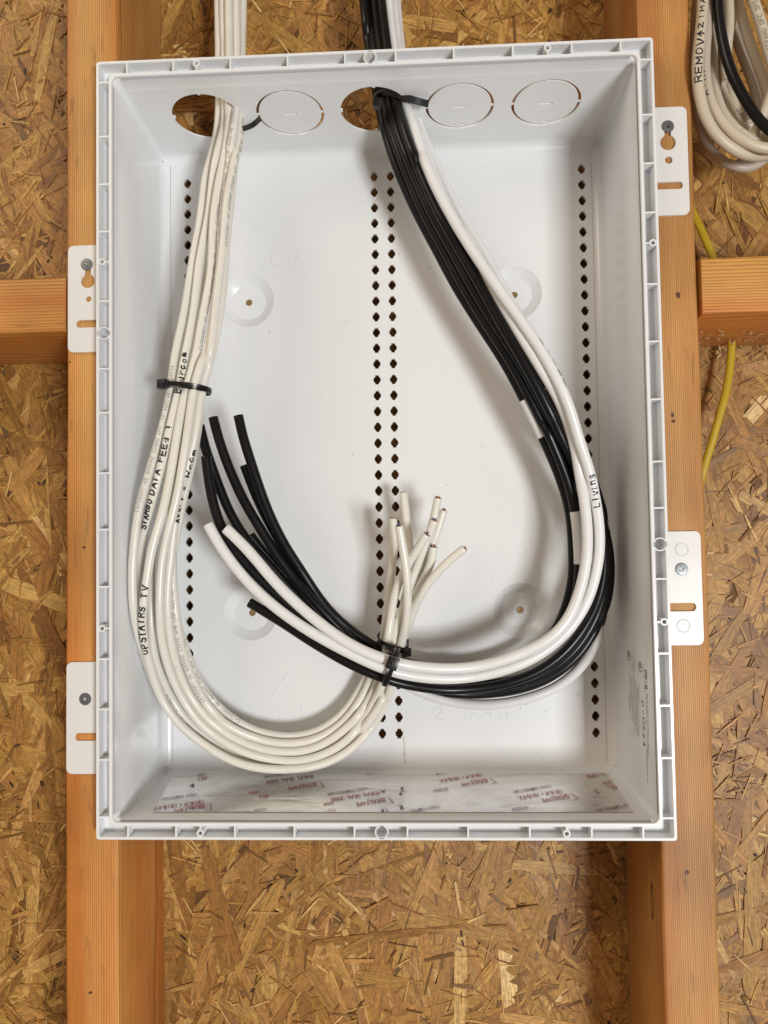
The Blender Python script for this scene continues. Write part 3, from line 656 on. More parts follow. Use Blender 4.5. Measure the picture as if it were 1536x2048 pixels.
for j in range(ny_+1):
    y = 15.4+(TAPE_Y1-15.4)*j/ny_
    for i in range(nx_+1):
        x = -159+327*i/nx_
        if i == 0: x += (y-15)*-.10+random.uniform(-.6, .6)
        w = mn.noise(Vector((x*.035, y*.05, 3)))*.9 + mn.noise(Vector((x*.11, y*.16, 9)))*.55
        amp = .15+.5*(1 if x < -60 else max(0, 1-(x+60)/30))*(1 if x > -135 else .3)
        if 110 < x < 140: amp = .8
        vs.append((x, y, tz(y)+.35+amp*.5*abs(w)))
for j in range(ny_):
    for i in range(nx_): a = j*(nx_+1)+i; fs.append((a, a+1, a+nx_+2, a+nx_+1))
mesh("foil", vs, fs, M_FOIL, foil, 180)
tilt = math.radians(21)
def tape_text(txt, u, v_, size, mat, bold=0, shear=0, ang=None, up=.95):
    """u,v: where the string starts (it runs towards the left wall, upside down to the camera)"""
    Z = -252; d = R @ np.array([(u-768)/F, 1, -(v_-1024)/F]); p = CAM+d*(Z-CAM[2])/d[2]
    t, f = text_mesh(txt, size, bold, shear); t = [(x, y*1.65) for x, y in t]; a = tilt if ang is None else ang; out = []
    for (x, y) in t:
        X = x*math.cos(a)-y*math.sin(a); Y = x*math.sin(a)+y*math.cos(a)
        px, py = p[0]-X, p[1]-Y; out.append((px, py, tz(py)+up))
    keep = [q for q in f if all(TAPE_Y0+4 < out[i][1] < TAPE_Y1 and -160 < out[i][0] < 167.5 for i in q)]
    if not keep: return
    mesh("tape_print", out, keep, mat, foil)
def logo(u, v_, s=1.0):
    tape_text("IDEALTAPE", u-7*s, v_, 4.4*s, M_RED, .05, .25, up=1.0)
    Z = -252; d = R @ np.array([(u-768)/F, 1, -(v_-1024)/F]); p = CAM+d*(Z-CAM[2])/d[2]; a = tilt
    def fn(x, y): X = x*math.cos(a)-y*math.sin(a); Y = x*math.sin(a)+y*math.cos(a); py = p[1]-Y; return (p[0]-X, py, tz(py)+1.0)
    el = [(9*s+6*s*math.cos(t), -2.4*s+1.5*s*math.sin(t)) for t in [2*math.pi*i/20 for i in range(21)]]
    br = [(3*s, 8*s), (-1*s, 8*s), (-1*s, -2*s), (3*s, -2*s)]
    V, Fc = ribbons([br, el], .6*s, fn)
    ok = [q for q in Fc if all(15.6 < V[i][1] < TAPE_Y1 and -160 < V[i][0] < 167.5 for i in q)]
    if ok: mesh("tape_print", V, ok, M_RED, foil)
def ulmark(u, v_):
    Z = -252; d = R @ np.array([(u-768)/F, 1, -(v_-1024)/F]); p = CAM+d*(Z-CAM[2])/d[2]
    def fn(x, y): py = p[1]-y; return (p[0]-x, py, tz(py)+1.0)
    c = [(3.1*math.cos(t), 4.2*math.sin(t)) for t in [2*math.pi*i/20 for i in range(21)]]
    s1, _ = strokes("UL", 3.8, 2.0); s1 = [[(a-1.8, b) for a, b in q] for q in s1]
    V, Fc = ribbons([c]+s1, .5, fn); ok = [q for q in Fc if all(15.6 < V[i][1] < TAPE_Y1 for i in q)]
    if ok: mesh("tape_print", V, ok, M_RED, foil)
for (u, v_) in ((640, 1571), (777, 1596), (847, 1538), (981, 1565), (1143, 1590), (520, 1543), (418, 1606)): logo(u, v_)
for (u, v_) in ((625, 1557), (757, 1584), (904, 1617), (1252, 1548), (505, 1533)): tape_text("IDEAL SEAL 2000", u, v_, 4.95, M_RED, .05)
for (u, v_) in ((605, 1551), (734, 1578), (943, 1547), (877, 1607), (1099, 1574), (396, 1587), (1266, 1603), (1256, 1536), (532, 1611)): tape_text("COLD TEMPERATURE", u, v_, 3.15, M_GREYP, .03)
for (u, v_) in ((408, 1598), (835, 1527), (962, 1555), (1121, 1581), (1276, 1617)): tape_text("181A-P \u2022 181B-FX", u, v_, 4.7, M_RED, .05)
for (u, v_) in ((760, 1551), (894, 1578), (1053, 1608)): tape_text("07/2023", u, v_, 3.6, M_GREYP, .04)
for (u, v_) in ((413, 1554), (517, 1583), (666, 1601), (1066, 1538), (1220, 1567)): tape_text("6354", u, v_, 3.6, M_RED, .05)
for (u, v_) in ((405, 1563), (528, 1592), (662, 1617), (1069, 1548), (1224, 1577)): ulmark(u, v_)
# small dark grey marks on the foil
sm_ = MB()
for u, v_, rx, ry in ((803, 1582, 4, 6), (766, 1583, 2.5, 5), (1192, 1583, 3.5, 4.5), (803, 1610, 3, 3), (767, 1614, 2, 2.5), (1183, 1617, 5, 1.2), (384, 1575, 3, 2)):
    Z = -252; d = R @ np.array([(u-768)/F, 1, -(v_-1024)/F]); p = CAM+d*(Z-CAM[2])/d[2]
    for q in range(5):
        x, y = p[0]+random.gauss(0, rx*.35), p[1]+random.gauss(0, ry*.8)
        if not 16 < y < 86: continue
        n = 7; r0 = random.uniform(.4, 1.4); ps = [(x+r0*random.uniform(.6, 1.2)*math.cos(2*math.pi*j/n), y+r0*1.6*random.uniform(.6, 1.2)*math.sin(2*math.pi*j/n)) for j in range(n)]
        sm_.add([(a, b, tz(b)+.85+q*.01) for a, b in ps], [tuple(range(n))])
o = sm_.build("foil_mark", simple("mark_grey", (.22, .23, .22), .5), foil); o['kind'] = 'stuff'

# printed maker's label on the right wall: reads downwards, tops of letters to the front
lab = None
def wall_pt(s, t, s0, y0):           # s runs down, t towards the camera
    y = y0-t; return (aw(max(y, 14.7))-.12, y, s0-s)
def wall_text(txt, s0, y0, h, adv, w, mat, jit=0, name="label_print"):
    sts, L = strokes(txt, h, adv, .62, jit); V, Fc = ribbons(sts, w, lambda a, b: wall_pt(a, b, s0, y0), .2 if jit else 0); return mesh(name, V, Fc, mat, box)
wall_text("ON-Q", -160.5, 17.5, 4.2, 3.4, .9, M_LAB).__setitem__('label', 'bold printed letters ON-Q')
def fine_line(s0, s1, y0, mat=M_LABG, h=1.0):
    mb = []; s = s0
    while s > s1:
        l = random.uniform(.9, 3.2); k = s
        while k > s-l: mb.append([(0-k, h/2*random.uniform(.3, 1)), (0-k+.12, -h/2*random.uniform(.3, 1))]); k -= .75
        s -= l+.7
    V, Fc = ribbons(mb, .42, lambda a, b: wall_pt(a, b, 0, y0)); return V, Fc
V = []; Fc = []
for s0, s1, y0, h in ((-176, -216, 16, 1.5), (-176, -222, 18.7, 1.3), (-157, -176, 22, 1.1), (-214, -235, 20.5, 1.2), (-176, -207, 37, 1.5), (-172, -205, 41, 1.5), (-168, -206, 45, 1.6), (-170, -203, 49.5, 1.6), (-166, -196, 53.5, 1.3), (-154, -166, 43, 1.4), (-154, -164, 47.5, 1.4), (-184, -196, 57, 1.2), (-172, -184, 34, 1.2)):
    a, b = fine_line(s0, s1, y0, h=h); k = len(V); V += a; Fc += [tuple(i+k for i in q) for q in b]
o = mesh("label_print", V, Fc, M_LABG, box); o['kind'] = 'stuff'; o['label'] = 'rows of fine print too small to read'
V = []; Fc = []
for (sc_, yc) in ((-160, 29.5), (-156, 55)):
    c = [(-sc_+3.4*math.cos(t), 3.6*math.sin(t)) for t in [2*math.pi*i/22 for i in range(23)]]
    s1, _ = strokes("UL", 3.2, 2.1); s1 = [[(a-sc_-1.8, b) for a, b in q] for q in s1]
    a, b = ribbons([c]+s1, .6, lambda a, b: wall_pt(a, b, 0, yc)); k = len(V); V += a; Fc += [tuple(i+k for i in q) for q in b]
mesh("label_print", V, Fc, M_LAB, box)
wall_text("0-0524", -183, 25.5, 4.6, 5.4, .7, M_INK, .08).__setitem__('label', 'handwritten date code in black marker')

# ---------------------------------------------------------------- cables
def spline(P, step=2.0):
    P = [np.array(p, float) for p in P]; P = [2*P[0]-P[1]]+P+[2*P[-1]-P[-2]]; out = []
    for i in range(1, len(P)-2):
        p0, p1, p2, p3 = P[i-1], P[i], P[i+1], P[i+2]
        d = lambda a, b: max(1e-3, np.linalg.norm(b-a)**.5)
        t0 = 0; t1 = t0+d(p0, p1); t2 = t1+d(p1, p2); t3 = t2+d(p2, p3)
        n = max(2, int(np.linalg.norm(p2-p1)/step))
        for k in range(n):
            t = t1+(t2-t1)*k/n
            A1 = (t1-t)/(t1-t0)*p0+(t-t0)/(t1-t0)*p1; A2 = (t2-t)/(t2-t1)*p1+(t-t1)/(t2-t1)*p2; A3 = (t3-t)/(t3-t2)*p2+(t-t2)/(t3-t2)*p3
            B1 = (t2-t)/(t2-t0)*A1+(t-t0)/(t2-t0)*A2; B2 = (t3-t)/(t3-t1)*A2+(t-t1)/(t3-t1)*A3
            out.append((t2-t)/(t2-t1)*B1+(t-t1)/(t2-t1)*B2)
    out.append(P[-2]); out = np.array(out)
    for _ in range(6): out[1:-1] = .25*out[:-2]+.5*out[1:-1]+.25*out[2:]
    # even arc length
    s = np.r_[0, np.cumsum(np.linalg.norm(np.diff(out, axis=0), axis=1))]; n = int(s[-1]/step); q = np.linspace(0, s[-1], n+1)
    return np.stack([np.interp(q, s, out[:, k]) for k in range(3)], 1)
def frames(C):
    T = np.gradient(C, axis=0); T /= np.linalg.norm(T, axis=1)[:, None]
    O = []
    for c, t in zip(C, T):
        o = CAM-c; o[0] *= .2; o[2] *= .2; o = o-t*(o@t); O.append(o/np.linalg.norm(o))
    O = np.array(O); L = np.cross(O, T); return T, O, L
def relax(paths, radii, fixed_ends=True, iters=30):
    """push overlapping cables apart, mostly along Y, so that the jackets touch instead of cutting each other"""
    N = len(paths)
    for it in range(iters):
        for i in range(N):
            for j in range(i+1, N):
                A, B = paths[i], paths[j]; rr = radii[i]+radii[j]
                D = A[:, None, :]-B[None, :, :]; dist = np.sqrt((D**2).sum(2)); jj = dist.argmin(1); dm = dist[np.arange(len(A)), jj]
                hit = np.where(dm < rr*.985)[0]
                for a in hit:
                    b = jj[a]; v = A[a]-B[b]; pen = (rr-dm[a])*.5
                    # depth first: move along Y, little sideways
                    sy = np.sign(v[1]) if abs(v[1]) > .05 else (1 if i < j else -1)
                    need = math.sqrt(max(0, rr*rr-(v[0]**2+v[2]**2)))-abs(v[1])
                    if need > 0:
                        stp = min(need*.5, 1.2)*.6
                        A[a, 1] += sy*stp*.5; B[b, 1] -= sy*stp*.5
        for p in paths:
            for _ in range(2): p[1:-1] = .25*p[:-2]+.5*p[1:-1]+.25*p[2:]
    return paths
def tube(name, C, r, mat, parent=None, n=18, cap=True, oval=1.0, wob=0.0):
    T, O, L = frames(C); V = []; m_ = len(C); seed = random.uniform(0, 99)
    rings = []
    for i in range(m_):
        rr = r*(1+wob*mn.noise(Vector((i*.12, seed, 0))))
        rings.append([C[i]+rr*(math.cos(2*math.pi*j/n)*O[i]*oval+math.sin(2*math.pi*j/n)*L[i]) for j in range(n)])
    v, f = loft(rings)
    if cap:
        for end, e in ((0, -1), (m_-1, 1)):
            base = end*n; prev = [base+j for j in range(n)]
            for k, (fr, dd) in enumerate(((.97, .12), (.82, .14), (.78, -.9))):
                ring = [C[end]+T[end]*e*dd+(rings[end][j]-C[end])*fr for j in range(n)]; k0 = len(v); v += [tuple(p) for p in ring]
                for j in range(n):
                    a, b, c, d = prev[j], prev[(j+1) % n], k0+(j+1) % n, k0+j
                    f.append((a, b, c, d) if e > 0 else (d, c, b, a))
                prev = [k0+j for j in range(n)]
            f.append(tuple(prev) if e > 0 else tuple(prev[::-1]))
    return mesh(name, v, f, mat, parent, 60)
def tube_text(C, r, txt, start, h, adv, w, mat, parent, off=0.0, wf=.62, jit=0, name="cable_print", lift=.07):
    """lettering laid on the jacket; it starts near the picked place and runs back along the cable"""
    T, O, L = frames(C); s = np.r_[0, np.cumsum(np.linalg.norm(np.diff(C, axis=0), axis=1))]
    d = C-start; i0 = (d[:, 0]**2+d[:, 2]**2).argmin(); s0 = s[i0]
    sts, tot = strokes(txt, h, adv, wf, jit)
    def fn(a, b):
        q = s0-a; c = np.array([np.interp(q, s, C[:, k]) for k in range(3)]); o = np.array([np.interp(q, s, O[:, k]) for k in range(3)]); l = np.array([np.interp(q, s, L[:, k]) for k in range(3)])
        th = b/r+off; return c+(r+lift)*(math.cos(th)*o-SG*math.sin(th)*l)
    V, Fc = ribbons(sts, w, fn, .25 if jit else 0)
    return mesh(name, V, Fc, mat, parent)
SG = 1
def core(C, r, parent, kind, end=-1):
    T, O, L = frames(C); c = C[end]; t = T[end]*(1 if end == -1 else -1); o, l = O[end], L[end]
    if kind == 'cat':
        k = 0
        for q in range(7):
            a = q*.9+random.random(); rr = r*.48 if q < 6 else 0; p = c+rr*(math.cos(a)*o+math.sin(a)*l); p2 = p+t*random.uniform(.2, 1.8)+.25*(random.random()-.5)*o
            tube("conductor", np.array([p-t*.8, p, (p+p2)/2, p2]), r*.19, M_WIRES[q % 5], parent, 7, False)
    else:
        tube("dielectric", np.array([c-t*.9, c-t*.3, c+t*.0, c+t*.1]), r*.6, M_FOAM if kind == 'white' else M_DARK, parent, 12, True)
        tube("conductor", np.array([c-t*.5, c, c+t*.2, c+t*.45]), r*.14, M_COPPER, parent, 8, False)
def W3(lst): return [at(u, v, y) for u, v, y in lst]

# nine cream data cables: from the open knock-out down the left side, round the bottom, up through the centre tie
RC = 3.1
cream = [
 # 0: CATEGORY print cable on the outer left
 dict(p=[(438,-60,70),(437,100,58),(440,210,52),(434,262,50),(412,350,46),(399,450,42),(374,590,38),(349,720,33),(343,775,30),(326,850,28),(307,915,24),(292,975,21),(276,1030,19),(266,1090,18),(264,1165,20),(271,1240,25),(289,1310,31),(317,1382,38),(386,1470,44),(470,1518,49),(560,1535,52),(650,1519,56),(705,1480,60),(765,1400,66),(788,1330,66),(808,1280,66),(832,1168,58),(850,1110,54),(868,1037,50),(876,996,46)],
      label="cream data cable bulging furthest left, with grey machine print below the upper tie"),
 dict(p=[(448,-60,62),(447,100,54),(449,210,46),(444,262,42),(427,350,40),(413,450,36),(392,590,34),(368,720,28),(358,775,25),(340,850,22),(325,920,20),(313,975,20),(299,1020,24),(283,1090,30),(276,1165,34),(284,1240,36),(300,1310,38),(330,1382,44),(398,1463,50),(475,1500,54),(560,1517,58),(640,1505,60),(700,1462,62),(757,1400,64),(784,1330,62),(795,1275,60),(809,1200,58),(820,1130,60),(817,1080,62),(811,1030,63),(806.6,986,64)],
      label="cream data cable with the handwritten words Bedroom and Data in black marker"),
 dict(p=[(461,-60,60),(460,100,52),(461,210,44),(458,262,38),(440,350,34),(429,450,30),(414,590,28),(390,720,24),(373,775,22),(357,850,20),(346,920,19),(335,985,18),(322,1040,17),(304,1095,16),(291,1165,17),(285,1240,20),(294.7,1315,25),(318,1382,30),(345,1430,34),(391,1476,38),(470,1522,44),(565,1541,46),(645,1529,50),(705,1496,54),(748,1445,58),(784,1370,62),(794,1330,60),(800,1295,56),(811,1248,42),(815,1180,34),(809,1110,30),(802,1075,28),(798,1052,26)],
      label="cream data cable marked UPSTAIRS TV in black marker"),
 dict(p=[(474,-60,60),(473,100,52),(472,210,44),(470,262,37),(455,350,32),(444,450,27),(431,590,24),(408,720,21),(388,775,20),(378,850,20),(368,920,20),(358,985,20),(343,1040,20),(328,1095,21),(320,1165,23),(319.4,1240,26),(330,1315,30),(357,1382,34),(390,1430,38),(435,1473,42),(500,1508,47),(570,1522,50),(640,1511,54),(695,1480,58),(740,1420,60),(768,1360,62),(780,1320,62),(784,1290,58),(798,1240,54),(816,1180,48),(838,1122,44),(856,1076,40),(868.5,1041,37)],
      label="cream data cable running second from the right below the upper tie"),
 dict(p=[(484,-60,62),(483,100,54),(480,210,47),(477,262,38),(465,350,30),(452,450,25),(438,590,23),(420,720,21),(403,775,22),(394,850,22),(383,900,22),(368,955,22),(354,1015,23),(341,1095,26),(334,1165,28),(337,1240,30),(349,1315,33),(375,1382,37),(408,1430,40),(459,1473,44),(515,1497,48),(575,1504,52),(640,1492,55),(700,1450,58),(735,1400,60),(756,1360,61),(768,1320,60),(776,1280,56),(786,1200,46),(806.6,1145,42),(832,1099,38),(853.6,1069,36)],
      label="cream data cable marked Averys Room in black marker"),
 dict(p=[(444,-60,74),(443,100,64),(445,210,60),(437,262,58),(420,350,54),(405,450,50),(385,590,48),(361,720,42),(352,775,38),(346,850,36),(338,920,34),(328,985,34),(318,1040,34),(308,1095,36),(302,1165,36),(304,1240,35),(311,1315,36),(337,1382,40),(364,1430,44),(410,1473,48),(480,1515,52),(565,1529,55),(640,1516,60),(700,1474,64),(750,1405,68),(776,1350,68),(786,1310,66),(796,1270,62),(812,1220,56),(827,1190,52),(848,1155,48),(864,1124,44),(867,1094,42)],
      label="cream data cable at the back of the bundle, ending behind two bent tips"),
 dict(p=[(457,-60,72),(456,100,62),(456,210,58),(452,262,54),(440,350,50),(428,450,46),(408,590,44),(387,720,38),(372,775,36),(362,850,34),(356,920,34),(350,985,34),(345,1040,34),(345,1095,34),(344,1165,33),(350,1240,33),(366,1315,35),(395,1382,38),(430,1430,42),(482,1467,46),(530,1486,50),(580,1490,53),(640,1476,57),(695,1436,60),(725,1390,63),(744,1350,66),(762,1310,66),(768,1270,60),(775,1220,56),(783,1140,56),(787,1085,56),(786,1038,56)],
      label="cream data cable on the inside of the loop with CATEGORY print at lower left"),
 dict(p=[(469,-60,72),(468,100,62),(468,210,58),(464,262,52),(456,350,44),(447,450,39),(434,590,37),(412,720,35),(396,775,35),(385,850,35),(374,920,36),(362,985,38),(352,1040,40),(346,1095,42),(345,1165,42),(354,1240,42),(376,1315,44),(409,1382,48),(446,1425,52),(504,1460,56),(550,1471,58),(600,1473,60),(650,1457,62),(700,1414,64),(722,1375,66),(738,1345,68),(758,1315,70),(776,1280,68),(808,1240,62),(827,1180,58),(848,1140,56),(866,1085,54),(887,1021,52)],
      label="cream data cable innermost in the bottom of the loop"),
 dict(p=[(480,-60,74),(479,100,64),(477,210,60),(475,262,50),(466,350,38),(456,450,32),(443,590,31),(424,720,30),(408,775,30),(395,850,30),(384,920,32),(372,985,34),(358,1040,36),(348,1095,38),(338,1165,38),(340,1240,38),(356,1315,40),(383,1382,43),(418,1430,46),(470,1474,50),(525,1501,54),(580,1508,57),(640,1497,61),(700,1462,64),(745,1405,68),(765,1355,70),(790,1300,68),(812,1262,58),(827,1218,48),(845,1182,42),(871,1147,38),(900,1117,35),(929,1097,33)],
      label="cream data cable whose bent tip reaches furthest right"),
]
for c in cream:
    q = []
    for i, (u, v, y) in enumerate(c['p']):
        k = min(1, max(0, (v-1230)/160)) if u < 765 else 0
        q.append((u, v, min(82, y+15*k)))
    c['p'] = q
def wander(C, amp, seed):
    T, O, L = frames(C)
    for i in range(len(C)):
        e_ = min(1, i/12, (len(C)-1-i)/10)
        C[i] = C[i]+e_*amp*(mn.noise(Vector((i*.045, seed, 1)))*1.6*L[i]+mn.noise(Vector((i*.045, seed, 7)))*1.2*O[i])
    return C
cp = [wander(spline(W3(c['p'])), 1.0, 3.7*i+1) for i, c in enumerate(cream)]; relax(cp, [RC]*9, iters=16)
CR = []
for c, C in zip(cream, cp):
    e = empty("data_cable", C[0]); tag(e, c['label'], "cable", "cream data cables looped at the left")
    tube("jacket", C, RC, M_CREAM, e, 18, True, 1.0, .03); core(C, RC, e, 'cat'); CR.append((e, C))
PRN = "CATEGORY 6E 600MHZ 23AWG 4PR UTP 400746  E138034"
def prn(i, u, v, y, off=0, txt=PRN): tube_text(CR[i][1], RC, txt, at(u, v, y), 2.5, 2.28, .26, M_PRINT, CR[i][0], off, .66)
def hand(i, txt, u, v, y, h=4.2, adv=4.4, off=0, w=1.2, L=None, r=RC):
    e, C = (L or CR)[i]; tube_text(C, r, txt, at(u, v, y), h, adv, w, M_INK, e, off, .66, .085, "marker_writing", .09)
prn(0, 276, 1026, 20, .1); prn(3, 436, 488, 28, .3); prn(4, 440, 500, 28, -1.0); prn(6, 402, 1406, 38, 0.1); prn(2, 395, 700, 28, -1.1); prn(7, 470, 1449, 50, -.5); prn(5, 560, 1505, 50, .5); prn(8, 700, 1420, 60, .4)
prn(6, 778, 1262, 50, .6, "CATEGORY 6E"); prn(7, 800, 1260, 50, .6, "CATEGORY 6E 600MHZ"); prn(5, 822, 1190, 50, .3, "CATE")
hand(1, "Bedroom", 349, 790, 26, 4.4, 4.6); hand(1, "DATA FEEd 1", 302, 985, 20, 4.2, 4.7, .3); hand(1, "STAMBO", 288, 1058, 25, 3.8, 3.8, .35)
hand(4, "Avery's", 342, 1046, 22, 4.2, 4.0, -.8); hand(4, "Room", 366, 950, 22, 4.4, 5.2, -.75)
hand(2, "UPSTAIRS TV", 290, 1306, 22, 4.6, 4.75, .1)

# seven black and three white coaxial cables: centre knock-out, right-hand loop, through the centre tie, up to the left
RB, RWt = 3.6, 3.85
Z7 = [
 # tips 1..6 and the bottom one; (u, v, Y)
 dict(k='b', p=[(722,-60,62),(735,70,55),(757,200,47),(771,262,42),(800,350,44),(836,430,46),(873,500,46),(910,570,44),(960,650,42),(1006,720,40),(1054,810,38),(1090,885,36),(1118,950,36),(1140,1023,38),(1146,1100,40),(1147,1148,40),(1138,1200,42),(1122,1245,46),(1095,1285,52),(1040,1315,56),(960,1335,58),(880,1340,60),(820,1330,58),(770,1305,55),(721,1275,50),(673,1238,46),(634,1192,44),(605,1145,42),(575,1100,40),(545,1043,38),(522,985,36),(503,927,34),(487,878,33),(476.6,831,32)],
      label="black coaxial cable whose free end stands tallest and furthest right of the left fan"),
 dict(k='b', p=[(733,-60,62),(746,70,55),(768,200,46),(783,262,40),(815,350,40),(850,430,40),(888,500,39),(925,570,37),(974,650,35),(1020,720,33),(1068,810,32),(1104,885,31),(1131,950,31),(1150,1023,33),(1157,1100,35),(1158,1148,36),(1149,1200,40),(1130,1250,46),(1095,1295,52),(1040,1325,56),(960,1345,58),(880,1350,60),(820,1336,58),(770,1312,55),(720,1286,54),(673,1244,52),(632,1196,51),(600,1150,50),(566,1094,48),(533,1036,46),(509,985,45),(496,950,44),(489,931,44)],
      label="black coaxial cable with a short end tucked beside the tallest black end"),
 dict(k='b', p=[(744,-60,60),(757,70,54),(778,200,44),(794,262,37),(828,350,36),(864,430,36),(903,500,35),(941,570,33),(990,650,31),(1036,720,31),(1084,810,31),(1122,885,33),(1150,950,36),(1174,1010,40),(1196,1070,42),(1209,1110,42),(1212,1148,42),(1204,1200,42),(1184,1250,42),(1146,1305,42),(1085,1350,44),(1010,1372,46),(950,1378,48),(888,1376,50),(835,1362,52),(790,1340,54),(740,1309,52),(700,1275,48),(673,1250,45),(634,1208,42),(595,1166,40),(566,1128,38),(533,1078,36),(512,1043,35),(489,1005,34),(468,960,33),(450,915,32),(435,870,31),(426.5,835,31)],
      label="black coaxial cable with a straight cut end, second from the right in the left fan"),
 dict(k='b', p=[(752,-60,66),(766,70,60),(789,200,52),(806,262,44),(841,350,41),(877,430,40),(917,500,38),(957,570,37),(1006,650,37),(1052,720,38),(1102,810,40),(1142,885,43),(1172,950,47),(1193,1010,50),(1209,1070,53),(1216,1110,55),(1217,1148,56),(1212,1200,54),(1194,1250,50),(1157,1310,48),(1095,1357,50),(1015,1382,52),(950,1388,54),(888,1384,56),(830,1368,60),(780,1335,62),(730,1305,60),(690,1275,58),(640,1228,56),(600,1188,54),(560,1146,52),(537,1116,50),(517,1092,49),(501,1070,48)],
      label="black coaxial cable with the shortest end, cut off just above the upper white cable"),
 dict(k='b', p=[(762,-60,66),(776,70,60),(799,200,50),(818,262,40),(854,350,34),(890,430,32),(930,500,31),(970,570,30),(1018,650,31),(1060,720,35),(1110,810,42),(1150,885,48),(1180,950,54),(1203,1020,60),(1217,1080,62),(1221,1120,63),(1220,1160,63),(1211,1215,62),(1192,1265,60),(1150,1318,58),(1088,1362,58),(1018,1383,60),(960,1387,62),(895,1383,63),(830,1366,66),(780,1340,66),(730,1310,62),(690,1280,56),(660,1255,50),(634,1230,47),(595,1193,44),(566,1161,42),(537,1127,40),(509,1098,39),(484,1068,38),(461,1028,37),(443,987,36),(430,950,35),(417,915,34),(405,880,33),(398,850,32)],
      label="black coaxial cable ending furthest left, against the cream cables"),
 dict(k='b', p=[(728,-60,72),(742,70,66),(765,200,58),(780,262,52),(812,350,52),(848,430,53),(886,500,53),(922,570,51),(966,650,48),(1012,720,46),(1062,810,44),(1100,885,43),(1128,950,44),(1155,1010,48),(1185,1065,50),(1200,1110,50),(1203,1148,50),(1196,1200,50),(1174,1250,50),(1134,1308,52),(1075,1347,54),(1005,1366,56),(945,1371,56),(885,1368,56),(830,1352,56),(780,1334,50),(720,1300,42),(673,1279,36),(635,1256,33),(595,1225,31),(560,1196,30),(530,1168,29),(500,1138,28),(470,1104,27),(449,1070,27),(435,1037,27),(425,1003,27),(418,965,27),(412,913,27)],
      label="black coaxial cable passing between the two white ones at the left"),
 dict(k='b', p=[(756,-60,58),(770,70,53),(791,200,42),(808,262,34),(842,350,30),(878,430,29),(918,500,28),(958,570,27),(1002,650,25),(1044,720,24),(1092,810,24),(1128,885,26),(1158,950,31),(1181,1010,35),(1200,1070,37),(1208,1110,37),(1207,1148,37),(1196,1200,36),(1172,1250,34),(1132,1302,33),(1072,1346,33),(1000,1370,34),(940,1378,35),(888,1380,36),(840,1374,35),(790,1364,33),(740,1346,31),(700,1328,31),(673,1313,31),(624,1284,32),(576,1252,33),(536,1227,34),(499,1205,35)],
      label="black coaxial cable lowest in the left fan, its cut end over the round dimple"),
 dict(k='w', p=[(772,-60,62),(784,70,56),(807,200,46),(829,262,36),(858,350,29),(900,430,24),(944,500,20),(990,570,18),(1047,650,16),(1093,720,15),(1136,810,15),(1158,885,17),(1180,950,20),(1193,1010,21),(1199,1060,22),(1199,1105,22),(1192,1148,22),(1176,1200,22),(1150,1246,22),(1108,1290,22),(1055,1323,23),(1000,1343,23),(940,1355,24),(888,1358,24),(840,1354,24),(790,1345,23),(740,1326,22),(673,1293,22),(615,1260,22),(556,1219,22),(507,1176,22),(468,1131,22),(435,1084,22),(416.5,1049,22)],
      label="white coaxial cable marked Living, its free end the lower of the two white ones"),
 dict(k='w', p=[(783,-60,64),(793,70,60),(812,200,54),(836,262,46),(868,350,38),(905,430,34),(948,500,29),(984,570,24),(1030,650,21),(1072,720,19),(1120,800,18),(1146,870,20),(1159,940,21),(1170,1010,20),(1175,1060,20),(1175,1105,20),(1167,1155,20),(1152,1205,20),(1131,1246,20),(1090,1284,20),(1035,1310,20),(990,1326,20),(940,1336,20),(888,1338,20),(835,1334,20),(790,1326,19),(740,1308,18),(693,1285,18),(644,1250,18),(595,1209,18),(546,1160,18),(498,1102,18),(452,1057,18)],
      label="unmarked white coaxial cable in front, its free end the upper white one"),
 dict(k='w', p=[(788,-60,74),(798,70,70),(818,200,64),(842,262,60),(880,350,58),(920,430,56),(964,500,56),(1008,580,58),(1058,670,60),(1104,760,62),(1144,850,64),(1176,940,66),(1198,1020,68),(1209,1100,70),(1208,1170,70),(1199,1245,66),(1174,1318,62),(1119,1371,60),(1044,1400,60),(972,1410,62),(915,1406,66),(858,1392,72),(820,1374,76),(770,1345,74),(735,1325,74)],
      label="white coaxial cable half hidden below the black ones at the bottom right of the loop"),
]
for c in Z7:
    q = []
    for u, v, y in c['p']:
        k = min(1, max(0, (v-760)/180))*min(1, max(0, (u-800)/120)); y2 = y+14*k
        q.append((u, v, max(y, min(y2, 70 if u > 1150 else 80))))
    c['p'] = q
zp = [spline(W3(c['p'])) for c in Z7]; zr = [RB if c['k'] == 'b' else RWt for c in Z7]
relax(zp+[c for _, c in CR], zr+[RC]*9, iters=14)
# the cream set may have moved a little: rebuild is avoided by relaxing the coaxial set against copies
ZB = []
for c, C, r in zip(Z7, zp, zr):
    e = empty("coaxial_cable", C[0]); tag(e, c['label'], "cable", "black coaxial cables looped at the right" if c['k'] == 'b' else "white coaxial cables looped at the right")
    tube("jacket", C, r, M_BLACK if c['k'] == 'b' else M_WHITE, e, 20, True, 1.0, .012); core(C, r, e, 'black' if c['k'] == 'b' else 'white'); ZB.append((e, C, r))
ZL = [(e, C) for e, C, r in ZB]
hand(7, "Living", 1191, 1014, 21, 4.6, 4.3, .15, 1.0, ZL, RWt)
hand(7, "GREAT", 1118, 782, 15, 2.0, 8, -1.25, .7, ZL, RWt)
